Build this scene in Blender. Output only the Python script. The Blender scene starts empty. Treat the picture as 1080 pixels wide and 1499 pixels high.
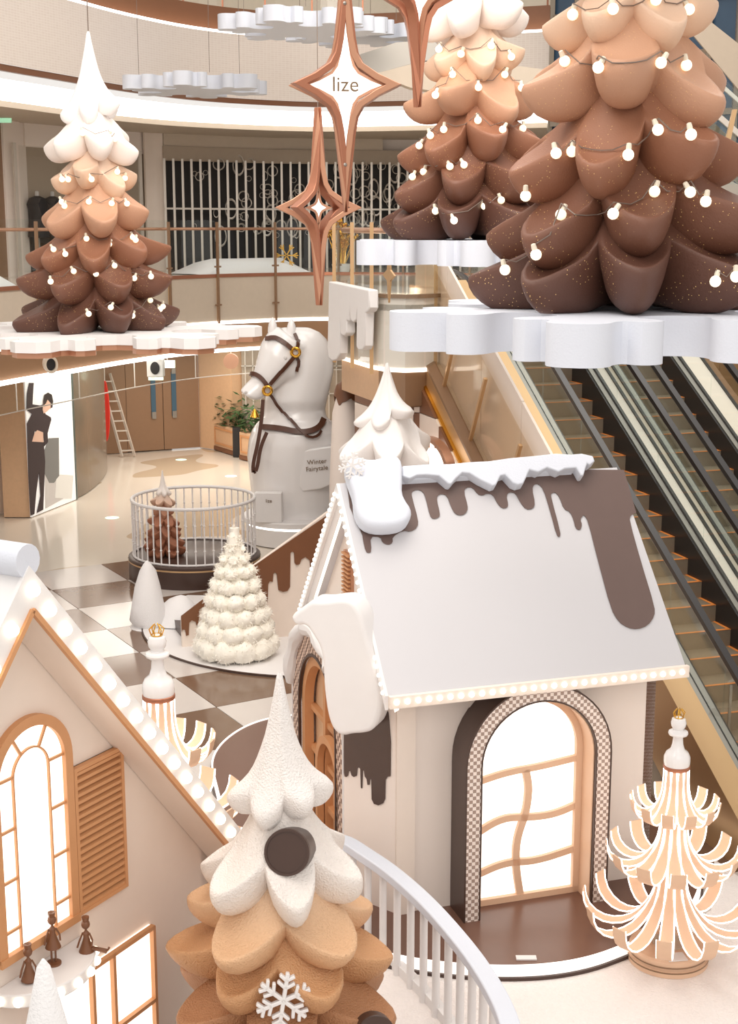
import bpy, bmesh, math, random
from math import sin, cos, pi, radians, atan2, sqrt
from mathutils import Vector, Matrix, noise
from mathutils.bvhtree import BVHTree
random.seed(7)
C = bpy.context.scene.collection
sc = bpy.context.scene

# ------------------------------------------------------------- camera, light, exposure
F = 2040.0; EYE = 6.5; PITCH = math.atan(419.5 / F)
cam_d = bpy.data.cameras.new('camera'); cam = bpy.data.objects.new('camera', cam_d); C.objects.link(cam)
cam.location = (0, 0, EYE); cam.rotation_euler = (pi / 2 - PITCH, 0, 0)
cam_d.sensor_fit = 'VERTICAL'; cam_d.sensor_height = 36.0; cam_d.lens = 36.0 * F / 1499.0
cam_d.clip_end = 300
sc.camera = cam
w = bpy.data.worlds.new('world'); sc.world = w; w.use_nodes = True
w.node_tree.nodes['Background'].inputs[0].default_value = (1.0, 0.95, 0.90, 1)
w.node_tree.nodes['Background'].inputs[1].default_value = 0.92
def area(name, loc, rot, size, power, col=(1, .93, .85), sy=None):
    l = bpy.data.lights.new(name, 'AREA'); l.energy = power; l.color = col; l.size = size
    if sy: l.shape = 'RECTANGLE'; l.size_y = sy
    o = bpy.data.objects.new(name, l); o.location = loc; o.rotation_euler = rot; C.objects.link(o); return o
area('atrium_key_fill', (-3, 8, 15), (radians(18), radians(-14), 0), 9, 800, (1, .94, .87), 9)
area('atrium_key_fill', (4, 22, 16), (radians(-5), 0, 0), 10, 950, (1, .95, .88), 10)
area('atrium_key_fill', (0, 14, 13), (radians(45), 0, radians(12)), 7, 650, (1, .93, .85))  # added fill aimed back at the horse, no fixture stands here
area('atrium_key_fill', (3, -3, 12), (radians(40), 0, 0), 8, 500, (1, .95, .9))  # added front fill from behind the camera, not a lamp of the atrium
area('horse_fill', (.2, 24.6, 5.2), (radians(75), 0, radians(25)), 1.2, 110, (1, .88, .72))  # added warm fill to brighten the horse; no lamp hangs at this spot
area('hall_light', (-7.5, 33.5, 3.4), (0, 0, 0), 5, 260, (1, .92, .82))
area('hall_light', (-4, 37, 3.4), (0, 0, 0), 5, 320, (1, .92, .82))
sc.view_settings.view_transform = 'Standard'; sc.view_settings.look = 'None'
sc.view_settings.gamma = 1; sc.view_settings.use_curve_mapping = False
sc.view_settings.exposure = -0.02
sc.cycles.transparent_max_bounces = 24

# ------------------------------------------------------------- geometry helpers
CP, SP = cos(PITCH), sin(PITCH)
ORI = Vector((0, 0, EYE))
def ray(x, y):
    a = (x - 540) / F; b = (749.5 - y) / F
    return Vector((a, CP + b * SP, -SP + b * CP))
def pz(x, y, z):
    d = ray(x, y); return ORI + d * ((z - EYE) / d.z)
def pY(x, y, Y):
    d = ray(x, y); return ORI + d * (Y / d.y)
def onplane(x, y, P, n):
    d = ray(x, y); return ORI + d * ((P - ORI).dot(n) / d.dot(n))
def lin(c):
    c /= 255.0
    return c / 12.92 if c <= .04045 else ((c + .055) / 1.055) ** 2.4
def L(r, g, b): return (lin(r), lin(g), lin(b), 1)

# ------------------------------------------------------------- materials
def mat(name, col, rough=.5, metal=0, emit=None, es=0, noisy=0, nscale=8, bump=0, bscale=60, coat=0, trans=0, sheen=0, alpha=1):
    m = bpy.data.materials.new(name); m.use_nodes = True; nt = m.node_tree; b = nt.nodes['Principled BSDF']
    b.inputs['Base Color'].default_value = col; b.inputs['Roughness'].default_value = rough; b.inputs['Metallic'].default_value = metal
    if coat: b.inputs['Coat Weight'].default_value = coat; b.inputs['Coat Roughness'].default_value = .08
    if trans: b.inputs['Transmission Weight'].default_value = trans
    if sheen: b.inputs['Sheen Weight'].default_value = sheen
    if emit: b.inputs['Emission Color'].default_value = emit; b.inputs['Emission Strength'].default_value = es
    tc = nt.nodes.new('ShaderNodeTexCoord')
    if noisy:
        n = nt.nodes.new('ShaderNodeTexNoise'); n.inputs['Scale'].default_value = nscale; n.inputs['Detail'].default_value = 4
        nt.links.new(tc.outputs['Object'], n.inputs['Vector'])
        mx = nt.nodes.new('ShaderNodeMix'); mx.data_type = 'RGBA'
        mx.inputs[6].default_value = tuple(c * (1 - noisy) for c in col[:3]) + (1,)
        mx.inputs[7].default_value = tuple(min(1, c * (1 + noisy)) for c in col[:3]) + (1,)
        nt.links.new(n.outputs['Fac'], mx.inputs[0]); nt.links.new(mx.outputs[2], b.inputs['Base Color'])
    if bump:
        n2 = nt.nodes.new('ShaderNodeTexNoise'); n2.inputs['Scale'].default_value = bscale; n2.inputs['Detail'].default_value = 6
        nt.links.new(tc.outputs['Object'], n2.inputs['Vector'])
        bp = nt.nodes.new('ShaderNodeBump'); bp.inputs['Strength'].default_value = bump; bp.inputs['Distance'].default_value = .02
        nt.links.new(n2.outputs['Fac'], bp.inputs['Height']); nt.links.new(bp.outputs['Normal'], b.inputs['Normal'])
    m.diffuse_color = col
    return m
def emis(name, col, s):
    return mat(name, (1, 1, 1, 1), .5, emit=col, es=s)
def glassm(name, col=(.9, .95, .93, 1), frac=.88, rough=.03):
    m = bpy.data.materials.new(name); m.use_nodes = True; nt = m.node_tree; nt.nodes.clear()
    o = nt.nodes.new('ShaderNodeOutputMaterial'); t = nt.nodes.new('ShaderNodeBsdfTransparent'); g = nt.nodes.new('ShaderNodeBsdfGlossy')
    t.inputs[0].default_value = col; g.inputs['Roughness'].default_value = rough
    f = nt.nodes.new('ShaderNodeLayerWeight'); f.inputs[0].default_value = .5
    pw = nt.nodes.new('ShaderNodeMath'); pw.operation = 'POWER'; pw.inputs[1].default_value = 5; nt.links.new(f.outputs['Facing'], pw.inputs[0])
    ma = nt.nodes.new('ShaderNodeMath'); ma.operation = 'MULTIPLY_ADD'; ma.inputs[1].default_value = .6; ma.inputs[2].default_value = (1 - frac) * .5; ma.use_clamp = True
    nt.links.new(pw.outputs[0], ma.inputs[0])
    mx = nt.nodes.new('ShaderNodeMixShader'); nt.links.new(ma.outputs[0], mx.inputs[0]); nt.links.new(t.outputs[0], mx.inputs[1]); nt.links.new(g.outputs[0], mx.inputs[2])
    nt.links.new(mx.outputs[0], o.inputs[0]); return m
M = {}
M['white'] = mat('white_paint', L(232, 229, 228), .45, noisy=.02)
M['roofw'] = mat('roof_white', L(204, 202, 205), .5)
M['snow'] = mat('snow_fluff', L(240, 238, 238), .9, bump=.5, bscale=90)
M['carpet'] = mat('snow_carpet', L(240, 232, 228), .95, bump=.9, bscale=45, noisy=.04, nscale=30)
M['fur'] = mat('cream_fur', L(252, 246, 234), .95, bump=.3, bscale=55, sheen=.3, noisy=.05, nscale=12)
M['gloss'] = mat('white_gloss', L(238, 235, 234), .22, coat=.5)
M['foam'] = mat('white_foam', L(214, 218, 228), .65, bump=.15)
M['cream'] = mat('cream_wall', L(236, 222, 210), .55, noisy=.02)
M['creamw'] = mat('cream_white', L(238, 226, 217), .55)
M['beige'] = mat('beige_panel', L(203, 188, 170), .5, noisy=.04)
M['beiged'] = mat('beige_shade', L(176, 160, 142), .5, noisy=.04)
M['choc'] = mat('chocolate_paint', L(98, 74, 66), .4, noisy=.05)
M['chocd'] = mat('dark_chocolate', L(70, 50, 42), .35, noisy=.06)
M['chocr'] = mat('chocolate_roof_vinyl', L(104, 84, 78), .35, noisy=.05)
M['chocw'] = mat('warm_chocolate', L(120, 78, 52), .4, noisy=.05)
M['brownt'] = mat('brown_tile', L(118, 92, 74), .12, noisy=.08, nscale=5)
M['whitet'] = mat('white_tile', L(208, 200, 194), .12, noisy=.02)
M['wood'] = mat('light_wood', L(214, 176, 140), .5, noisy=.08, nscale=14)
M['woodo'] = mat('orange_wood', L(206, 150, 104), .5, noisy=.06)
M['woodp'] = mat('pale_plywood', L(226, 190, 160), .5, noisy=.05)
M['bdoor'] = mat('brown_door', L(139, 108, 82), .4, noisy=.05)
M['brownb'] = mat('brown_bulkhead', L(132, 98, 68), .6, noisy=.04)
M['copper'] = mat('copper', L(192, 142, 114), .3, metal=.6)
M['copperd'] = mat('copper_rose', L(176, 118, 92), .35, metal=.6)
M['gold'] = mat('gold', L(222, 170, 70), .22, metal=1)
M['goldp'] = mat('champagne_metal', L(205, 168, 125), .32, metal=.55)
M['steel'] = mat('steel', L(160, 155, 148), .45, metal=1)
M['alu'] = mat('aluminium', L(214, 206, 196), .35, metal=.4)
M['rubber'] = mat('black_rubber', L(34, 30, 30), .3)
M['step'] = mat('escalator_step', L(140, 126, 108), .4, metal=.35, noisy=.08, nscale=20)
M['orange'] = mat('orange_line', L(214, 128, 56), .5)
M['leather'] = mat('brown_leather', L(84, 52, 38), .35, noisy=.1)
M['black'] = mat('black_cloth', L(30, 26, 28), .7)
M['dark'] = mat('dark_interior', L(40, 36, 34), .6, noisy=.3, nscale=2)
M['darkb'] = mat('blue_grey_glass', L(58, 78, 98), .15, noisy=.25, nscale=.8)
M['smoky'] = mat('smoky_panel', L(128, 116, 102), .18, metal=.3)
M['red'] = mat('red_panel', L(214, 52, 40), .4)
M['green'] = emis('green_sign', L(70, 190, 140), .8)
M['leaf'] = mat('leaf_green', L(62, 92, 52), .5, noisy=.4, nscale=6)
M['teal'] = mat('teal_strip', L(62, 92, 112), .4)
M['led'] = emis('white_led', (1, .96, .9, 1), 3.2)
M['edge'] = emis('soft_edge_light', (1, .94, .86, 1), .9)
M['bulbn'] = emis('big_marquee_bulb', (1, .88, .66, 1), 3.2)
M['ledw'] = emis('warm_led', (1, .88, .72, 1), 1.6)
M['bulb'] = emis('warm_bulb', (1, .80, .50, 1), 1.15)
M['bulbw'] = emis('marquee_bulb', (1, .93, .80, 1), 2.6)
M['pane'] = emis('lit_pane', (1, .95, .86, 1), 1.15)
M['paneh'] = emis('lit_window', (1, .93, .80, 1), 1.5)
M['poster'] = emis('poster_backlight', (1, .98, .95, 1), .2)
M['skin'] = mat('poster_skin', L(228, 190, 168), .6)
M['hair'] = mat('poster_hair', L(46, 32, 30), .6)
M['cloth'] = mat('poster_suit', L(58, 44, 46), .6)
M['posterg'] = mat('poster_grey', L(128, 128, 126), .6)
M['posterw'] = mat('poster_white', L(236, 236, 232), .6)
M['glass'] = glassm('clear_glass', (.94, .975, .965, 1), .9)
M['glassw'] = glassm('warm_glass', (.97, .93, .87, 1), .85, .06)
M['glasss'] = glassm('shop_glass', (.93, .94, .93, 1), .8)
M['acryl'] = glassm('acrylic', (.96, .95, .94, 1), .9)
M['wire'] = mat('wire', L(120, 105, 95), .5)
M['sock'] = mat('bulb_socket', L(235, 225, 205), .5)
M['text'] = mat('brown_lettering', L(120, 96, 70), .5)
M['greyp'] = mat('grey_plastic', L(210, 206, 204), .5)

def checkmat(name, c1, c2, cell, map_='xz'):
    m = mat(name, c1, .4); nt = m.node_tree; b = nt.nodes['Principled BSDF']
    tc = nt.nodes.new('ShaderNodeTexCoord'); ch = nt.nodes.new('ShaderNodeTexChecker')
    ch.inputs['Scale'].default_value = 1 / cell; ch.inputs[1].default_value = c1; ch.inputs[2].default_value = c2
    mp = nt.nodes.new('ShaderNodeMapping'); mp.inputs['Location'].default_value = (.0031, .0031, .0031)
    nt.links.new(tc.outputs['Object'], mp.inputs[0])
    mul = nt.nodes.new('ShaderNodeVectorMath'); mul.operation = 'MULTIPLY'
    mul.inputs[1].default_value = (1, 0, 1) if map_ == 'xz' else (0, 1, 1)
    nt.links.new(mp.outputs[0], mul.inputs[0])
    ad = nt.nodes.new('ShaderNodeVectorMath'); ad.inputs[1].default_value = (0.0, cell * .5, 0) if map_ == 'xz' else (cell * .5, 0, 0)
    nt.links.new(mul.outputs[0], ad.inputs[0]); nt.links.new(ad.outputs[0], ch.inputs[0])
    nt.links.new(ch.outputs[0], b.inputs['Base Color']); return m
M['furs'] = mat('cream_fur_pile', L(253, 248, 238), .9)
M['check'] = checkmat('mini_checker', L(236, 224, 216), L(160, 138, 126), .034)
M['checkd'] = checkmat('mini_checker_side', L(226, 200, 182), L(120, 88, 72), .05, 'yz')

# mesh-texture fascia of the upper gallery
def meshfascia():
    m = mat('woven_fascia', L(214, 200, 188), .55); nt = m.node_tree; b = nt.nodes['Principled BSDF']
    g = nt.nodes.new('ShaderNodeNewGeometry'); br = nt.nodes.new('ShaderNodeTexBrick')
    tc = nt.nodes.new('ShaderNodeTexCoord')
    br.offset = 0; br.inputs['Color1'].default_value = L(222, 210, 200); br.inputs['Color2'].default_value = L(218, 205, 195); br.inputs['Mortar'].default_value = L(228, 218, 209)
    br.inputs['Scale'].default_value = 5; br.inputs['Mortar Size'].default_value = .03; br.inputs['Bias'].default_value = 0
    nt.links.new(tc.outputs['UV'], br.inputs['Vector']); nt.links.new(br.outputs['Color'], b.inputs['Base Color'])
    return m
M['fascia'] = meshfascia()
def floorback():
    m = mat('polished_stone', L(224, 214, 200), .1); nt = m.node_tree; b = nt.nodes['Principled BSDF']
    g = nt.nodes.new('ShaderNodeNewGeometry')
    v = nt.nodes.new('ShaderNodeTexNoise'); v.inputs['Scale'].default_value = .32; v.inputs['Detail'].default_value = 0; v.inputs['Distortion'].default_value = .6
    nt.links.new(g.outputs['Position'], v.inputs['Vector'])
    r = nt.nodes.new('ShaderNodeValToRGB'); r.color_ramp.interpolation = 'CONSTANT'
    r.color_ramp.elements[0].color = L(218, 208, 194); r.color_ramp.elements[1].position = .61; r.color_ramp.elements[1].color = L(192, 174, 150)
    nt.links.new(v.outputs['Fac'], r.inputs[0]); nt.links.new(r.outputs[0], b.inputs['Base Color'])
    return m
M['stone'] = floorback()
def treemat():
    m = mat('gradient_icing', L(200, 150, 110), .55); nt = m.node_tree; b = nt.nodes['Principled BSDF']
    a = nt.nodes.new('ShaderNodeAttribute'); a.attribute_name = 'Col'
    tc = nt.nodes.new('ShaderNodeTexCoord')
    vo = nt.nodes.new('ShaderNodeTexVoronoi'); vo.inputs['Scale'].default_value = 34
    nt.links.new(tc.outputs['Object'], vo.inputs['Vector'])
    lt = nt.nodes.new('ShaderNodeMath'); lt.operation = 'LESS_THAN'; lt.inputs[1].default_value = .13
    nt.links.new(vo.outputs['Distance'], lt.inputs[0])
    nz = nt.nodes.new('ShaderNodeTexNoise'); nz.inputs['Scale'].default_value = 2.2
    nt.links.new(tc.outputs['Object'], nz.inputs['Vector'])
    gt = nt.nodes.new('ShaderNodeMath'); gt.operation = 'GREATER_THAN'; gt.inputs[1].default_value = .5
    nt.links.new(nz.outputs['Fac'], gt.inputs[0])
    mu = nt.nodes.new('ShaderNodeMath'); mu.operation = 'MULTIPLY'; nt.links.new(lt.outputs[0], mu.inputs[0]); nt.links.new(gt.outputs[0], mu.inputs[1])
    mu2 = nt.nodes.new('ShaderNodeMath'); mu2.operation = 'MULTIPLY'; nt.links.new(mu.outputs[0], mu2.inputs[0]); nt.links.new(a.outputs['Alpha'], mu2.inputs[1])
    mx = nt.nodes.new('ShaderNodeMix'); mx.data_type = 'RGBA'; mx.inputs[7].default_value = L(240, 200, 130)
    nt.links.new(mu2.outputs[0], mx.inputs[0]); nt.links.new(a.outputs['Color'], mx.inputs[6]); nt.links.new(mx.outputs[2], b.inputs['Base Color'])
    n2 = nt.nodes.new('ShaderNodeTexNoise'); n2.inputs['Scale'].default_value = 70; nt.links.new(tc.outputs['Object'], n2.inputs['Vector'])
    bp = nt.nodes.new('ShaderNodeBump'); bp.inputs['Strength'].default_value = .25; bp.inputs['Distance'].default_value = .01
    nt.links.new(n2.outputs['Fac'], bp.inputs['Height']); nt.links.new(bp.outputs['Normal'], b.inputs['Normal'])
    return m
M['tree'] = treemat()
M['tree_fuzzy'] = M['tree'].copy(); M['tree_fuzzy'].name = 'fuzzy_gradient_icing'
for n in M['tree_fuzzy'].node_tree.nodes:
    if n.bl_idname == 'ShaderNodeBump': n.inputs['Strength'].default_value = .8; n.inputs['Distance'].default_value = .02

# ------------------------------------------------------------- mesh builder
class MB:
    def __init__(s): s.v = []; s.f = []; s.m = []; s.mi = 0
    def add(s, vs, fs):
        n = len(s.v); s.v += [tuple(v) for v in vs]; s.f += [tuple(i + n for i in f) for f in fs]; s.m += [s.mi] * len(fs); return s
    def box(s, x0, x1, y0, y1, z0, z1):
        return s.add([(x0, y0, z0), (x1, y0, z0), (x1, y1, z0), (x0, y1, z0), (x0, y0, z1), (x1, y0, z1), (x1, y1, z1), (x0, y1, z1)],
                     [(3, 2, 1, 0), (4, 5, 6, 7), (0, 1, 5, 4), (1, 2, 6, 5), (2, 3, 7, 6), (3, 0, 4, 7)])
    def bar(s, a, b, w, h, up=(0, 0, 1)):       # rectangular bar a->b
        a = Vector(a); b = Vector(b); d = (b - a).normalized(); up = Vector(up)
        x = d.cross(up)
        if x.length < 1e-4: x = d.cross(Vector((1, 0, 0)))
        x.normalize(); u = x.cross(d).normalized()
        q = [(-1, -1), (1, -1), (1, 1), (-1, 1)]
        vs = [p + x * (i * w / 2) + u * (j * h / 2) for p in (a, b) for i, j in q]
        return s.add(vs, [(0, 1, 2, 3), (7, 6, 5, 4), (0, 4, 5, 1), (1, 5, 6, 2), (2, 6, 7, 3), (3, 7, 4, 0)])
    def tube(s, pts, r, n=8, closed=False):
        pts = [Vector(p) for p in pts]; R = r if isinstance(r, (list, tuple)) else [r] * len(pts)
        N = len(pts); vs = []; prev = None
        for i, p in enumerate(pts):
            if closed: t = pts[(i + 1) % N] - pts[i - 1]
            else: t = pts[min(i + 1, N - 1)] - pts[max(i - 1, 0)]
            t.normalize()
            if prev is None:
                a = t.orthogonal().normalized()
            else:
                a = (prev - t * prev.dot(t)); a = a.normalized() if a.length > 1e-6 else t.orthogonal().normalized()
            prev = a; b = t.cross(a)
            for k in range(n):
                th = 2 * pi * k / n; vs.append(p + (a * cos(th) + b * sin(th)) * R[i])
        fs = []
        for i in range(N - (0 if closed else 1)):
            j = (i + 1) % N
            for k in range(n):
                l = (k + 1) % n; fs.append((i * n + k, i * n + l, j * n + l, j * n + k))
        if not closed: fs += [tuple(range(n - 1, -1, -1)), tuple(range((N - 1) * n, N * n))]
        return s.add(vs, fs)
    def lathe(s, prof, n=24, cx=0, cy=0, cap=True):
        vs = []; fs = []
        for r, z in prof:
            for k in range(n):
                th = 2 * pi * k / n; vs.append((cx + r * cos(th), cy + r * sin(th), z))
        for i in range(len(prof) - 1):
            for k in range(n):
                l = (k + 1) % n; fs.append((i * n + k, i * n + l, (i + 1) * n + l, (i + 1) * n + k))
        if cap: fs += [tuple(range(n - 1, -1, -1)), tuple(range((len(prof) - 1) * n, len(prof) * n))]
        return s.add(vs, fs)
    def ball(s, c, r, n=12, sz=1, sx=1, sy=1):
        c = Vector(c); vs = []; fs = []; m = max(4, n // 2)
        for i in range(m + 1):
            ph = pi * i / m
            for k in range(n):
                th = 2 * pi * k / n; vs.append((c.x + sx * r * sin(ph) * cos(th), c.y + sy * r * sin(ph) * sin(th), c.z - sz * r * cos(ph)))
        for i in range(m):
            for k in range(n):
                l = (k + 1) % n; fs.append((i * n + k, i * n + l, (i + 1) * n + l, (i + 1) * n + k))
        return s.add(vs, fs)
    def prism(s, pts, n, holes=None):           # pts: 3d loop, n: extrusion vector
        n = Vector(n); pts = [Vector(p) for p in pts]; N = len(pts)
        vs = pts + [p + n for p in pts]
        nor = Vector((0, 0, 0))
        for i in range(N):
            a = pts[i]; b = pts[(i + 1) % N]; nor += Vector(((a.y - b.y) * (a.z + b.z), (a.z - b.z) * (a.x + b.x), (a.x - b.x) * (a.y + b.y)))
        if nor.dot(n) > 0:
            fs = [tuple(range(N - 1, -1, -1)), tuple(range(N, 2 * N))] + [(i, (i + 1) % N, N + (i + 1) % N, N + i) for i in range(N)]
        else:
            fs = [tuple(range(N)), tuple(range(2 * N - 1, N - 1, -1))] + [((i + 1) % N, i, N + i, N + (i + 1) % N) for i in range(N)]
        return s.add(vs, fs)
    def ring(s, outer, inner, n):               # ring between two equal length loops, extruded by n
        n = Vector(n); o = [Vector(p) for p in outer]; q = [Vector(p) for p in inner]; N = len(o)
        vs = o + q + [p + n for p in o] + [p + n for p in q]; fs = []
        for i in range(N):
            j = (i + 1) % N
            fs += [(i, j, N + j, N + i), (2 * N + i, 3 * N + i, 3 * N + j, 2 * N + j), (i, 2 * N + i, 2 * N + j, j), (N + i, N + j, 3 * N + j, 3 * N + i)]
        return s.add(vs, fs)
    def strip(s, outer, inner, n):              # open version of ring
        n = Vector(n); o = [Vector(p) for p in outer]; q = [Vector(p) for p in inner]; N = len(o)
        vs = o + q + [p + n for p in o] + [p + n for p in q]; fs = []
        for i in range(N - 1):
            j = i + 1
            fs += [(i, j, N + j, N + i), (2 * N + i, 3 * N + i, 3 * N + j, 2 * N + j), (i, 2 * N + i, 2 * N + j, j), (N + i, N + j, 3 * N + j, 3 * N + i)]
        fs += [(0, N, 3 * N, 2 * N), (N - 1, 3 * N - 1, 4 * N - 1, 2 * N - 1)]
        return s.add(vs, fs)
    def wall(s, poly, z0, z1, t=0, uv=False):   # vertical sheet along plan polyline; t thickness (to the left of travel)
        N = len(poly); vs = []
        for p in poly: vs += [(p[0], p[1], z0), (p[0], p[1], z1)]
        fs = [(2 * i, 2 * i + 2, 2 * i + 3, 2 * i + 1) for i in range(N - 1)]
        if t:
            q = offs(poly, t); b = 2 * N
            for p in q: vs += [(p[0], p[1], z0), (p[0], p[1], z1)]
            fs += [(b + 2 * i, b + 2 * i + 1, b + 2 * i + 3, b + 2 * i + 2) for i in range(N - 1)]
            for i in range(N - 1): fs += [(2 * i + 1, 2 * i + 3, b + 2 * i + 3, b + 2 * i + 1), (2 * i, b + 2 * i, b + 2 * i + 2, 2 * i + 2)]
            e = 2 * N - 2; fs += [(0, 1, b + 1, b), (e, b + e, b + e + 1, e + 1)]
        return s.add(vs, fs)
    def build(s, name, mats, parent=None, wc=False, smooth=True, ang=35, label=None, bevel=0, bseg=3):
        me = bpy.data.meshes.new(name); me.from_pydata(s.v, [], s.f)
        for m in (mats if isinstance(mats, (list, tuple)) else [mats]): me.materials.append(M[m] if isinstance(m, str) else m)
        me.polygons.foreach_set('material_index', s.m)
        me.validate(); me.update()
        if smooth:
            me.shade_smooth(); me.set_sharp_from_angle(angle=radians(ang))
        o = bpy.data.objects.new(name, me); C.objects.link(o)
        if bevel:
            b = o.modifiers.new('bevel', 'BEVEL'); b.width = bevel; b.segments = bseg; b.limit_method = 'ANGLE'; b.angle_limit = radians(60)
        if parent is not None:
            o.parent = parent
            if wc: o.matrix_parent_inverse = (Matrix.Translation(parent.location) @ parent.rotation_euler.to_matrix().to_4x4()).inverted()
        if label: o['label'] = label
        return o
def offs(poly, t):
    out = []; N = len(poly)
    for i, p in enumerate(poly):
        a = poly[max(i - 1, 0)]; b = poly[min(i + 1, N - 1)]
        d = Vector((b[0] - a[0], b[1] - a[1])); d.normalize()
        out.append((p[0] - d.y * t, p[1] + d.x * t))
    return out
def thing(name, label, cat, loc=(0, 0, 0), rz=0, group=None):
    o = bpy.data.objects.new(name, None); C.objects.link(o); o.location = loc; o.rotation_euler = (0, 0, rz)
    o.empty_display_size = .2
    o['label'] = label; o['category'] = cat
    if group: o['group'] = group
    return o
def tag(o, label, cat, group=None, kind=None):
    o['label'] = label; o['category'] = cat
    if group: o['group'] = group
    if kind: o['kind'] = kind
    return o
def struct(o): o['kind'] = 'structure'; return o
def sroot(name, loc=(0, 0, 0)):
    o = bpy.data.objects.new(name, None); C.objects.link(o); o.location = loc; o['kind'] = 'structure'; return o
def copy_tree(o, parent=None, loc=None, rz=None, label=None):
    c = o.copy(); C.objects.link(c)
    if parent is not None: c.parent = parent
    if loc is not None: c.location = loc
    if rz is not None: c.rotation_euler = (0, 0, rz)
    if label: c['label'] = label
    for ch in list(o.children): copy_tree(ch, c)
    return c
def inst(o, parent, loc, rot=(0, 0, 0), scale=None):      # copy of one part
    c = o.copy(); C.objects.link(c); c.parent = parent; c.location = loc; c.rotation_euler = rot
    if scale: c.scale = scale
    return c
def smoothc(pts, closed=False, it=2):       # chaikin
    for _ in range(it):
        out = []; N = len(pts)
        if not closed: out.append(pts[0])
        for i in range(N if closed else N - 1):
            a = Vector(pts[i]); b = Vector(pts[(i + 1) % N]); out += [a * .75 + b * .25, a * .25 + b * .75]
        if not closed: out.append(Vector(pts[-1]))
        pts = out
    return [Vector(p) for p in pts]
def resample(pts, n):
    pts = [Vector(p) for p in pts]; d = [0]
    for i in range(1, len(pts)): d.append(d[-1] + (pts[i] - pts[i - 1]).length)
    out = []; j = 0
    for k in range(n):
        t = d[-1] * k / (n - 1)
        while j < len(pts) - 2 and d[j + 1] < t: j += 1
        s = (t - d[j]) / max(1e-9, d[j + 1] - d[j]); out.append(pts[j].lerp(pts[j + 1], s))
    return out
def text3d(name, s, size, mtx, m, parent=None, ext=.003, align='CENTER', label=None):
    cu = bpy.data.curves.new(name, 'FONT'); cu.body = s; cu.size = size; cu.extrude = ext; cu.align_x = align; cu.align_y = 'CENTER'
    t = bpy.data.objects.new('tmp', cu); C.objects.link(t); dg = bpy.context.evaluated_depsgraph_get()
    me = bpy.data.meshes.new_from_object(t.evaluated_get(dg)); bpy.data.objects.remove(t)
    me.materials.clear(); me.materials.append(M[m]); me.transform(mtx)
    o = bpy.data.objects.new(name, me); C.objects.link(o)
    if parent is not None:
        o.parent = parent
    if label: o['label'] = label
    return o

#STRUCT
# ============================================================= THE SETTING
# --- plan curve of the atrium edge
Cv = [(-8.6, 20), (-8.0, 24)] + [tuple(pz(x, y, 9.5)[:2]) for x, y in [(0, 93), (100, 110), (180, 125), (290, 140), (400, 147), (480, 150), (600, 147)]] + [(4, 34.6), (8, 32.5), (12, 29)]
Cv = [tuple(p[:2]) for p in resample(smoothc([Vector((a, b, 0)) for a, b in Cv], it=3), 60)]
def sheet(poly, poly2, z, z2=None, thick=0):
    mb = MB(); N = len(poly)
    vs = [(p[0], p[1], z) for p in poly] + [(p[0], p[1], z if z2 is None else z2) for p in poly2]
    mb.add(vs, [(i, i + 1, N + i + 1, N + i) for i in range(N - 1)]); return mb
out1 = offs(Cv, .12); out5 = offs(Cv, 9)
def uvwall(o, poly, h):
    me = o.data; uv = me.uv_layers.new(name='UVMap'); d = [0]
    for i in range(1, len(poly)): d.append(d[-1] + (Vector(poly[i]) - Vector(poly[i - 1])).length)
    zs = [v.co.z for v in me.vertices]; z0 = min(zs)
    for l in me.loops:
        v = l.vertex_index; uv.data[l.index].uv = (d[min(v // 2, len(d) - 1)] if v < 2 * len(poly) else 0, zs[v] - z0)
# gallery slab: underside / bands / fascia / top
g2 = sroot('floor_2')
MB().wall(Cv, 4.2, 5.3, .1).build('fascia', 'beige', g2)
MB().wall(offs(Cv, -.02), 4.12, 4.2, .1).build('light_strip', 'led', g2)
MB().wall(offs(Cv, .25), 3.5, 4.15, .1).build('bulkhead', 'brownb', g2)
MB().wall(offs(Cv, .15), 3.42, 3.5, .1).build('light_strip', 'led', g2)
sheet(Cv, out5, 5.3).build('gallery_floor', 'stone', g2, smooth=False)
c2 = struct(sheet(offs(Cv, .2), out5, 3.46).build('ceiling', 'brownb', smooth=False))
# joints in the fascia
jt = MB()
for i in range(6, 56, 3):
    p = offs(Cv, -.012)[i]; q = offs(Cv, .01)[i]
    jt.bar((p[0], p[1], 4.2), (p[0], p[1], 5.3), .03, .02)
jt.build('panel_joint', 'goldp', g2)
MB().wall(offs(Cv, -.03), 5.26, 5.34, .12).build('edge_trim', 'copperd', g2)
# smoke curtain of glass below
cur = thing('smoke_curtain', 'long clear glass smoke curtain hanging under the gallery bulkhead above the hall', 'glass screen')
cpts = offs(Cv, .2)
mbx = MB()
for i in range(2, 50, 4):
    seg = [(p[0], p[1]) for p in cpts[i:i + 5]]
    MB().wall(seg, 2.85, 3.42).build('pane', 'glass', cur)
    mbx.bar((seg[0][0], seg[0][1], 2.85), (seg[0][0], seg[0][1], 3.42), .02, .02)
mbx.wall(cpts[2:54], 2.83, 2.85, .02); mbx.build('edge_strip', 'alu', cur)

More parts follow.
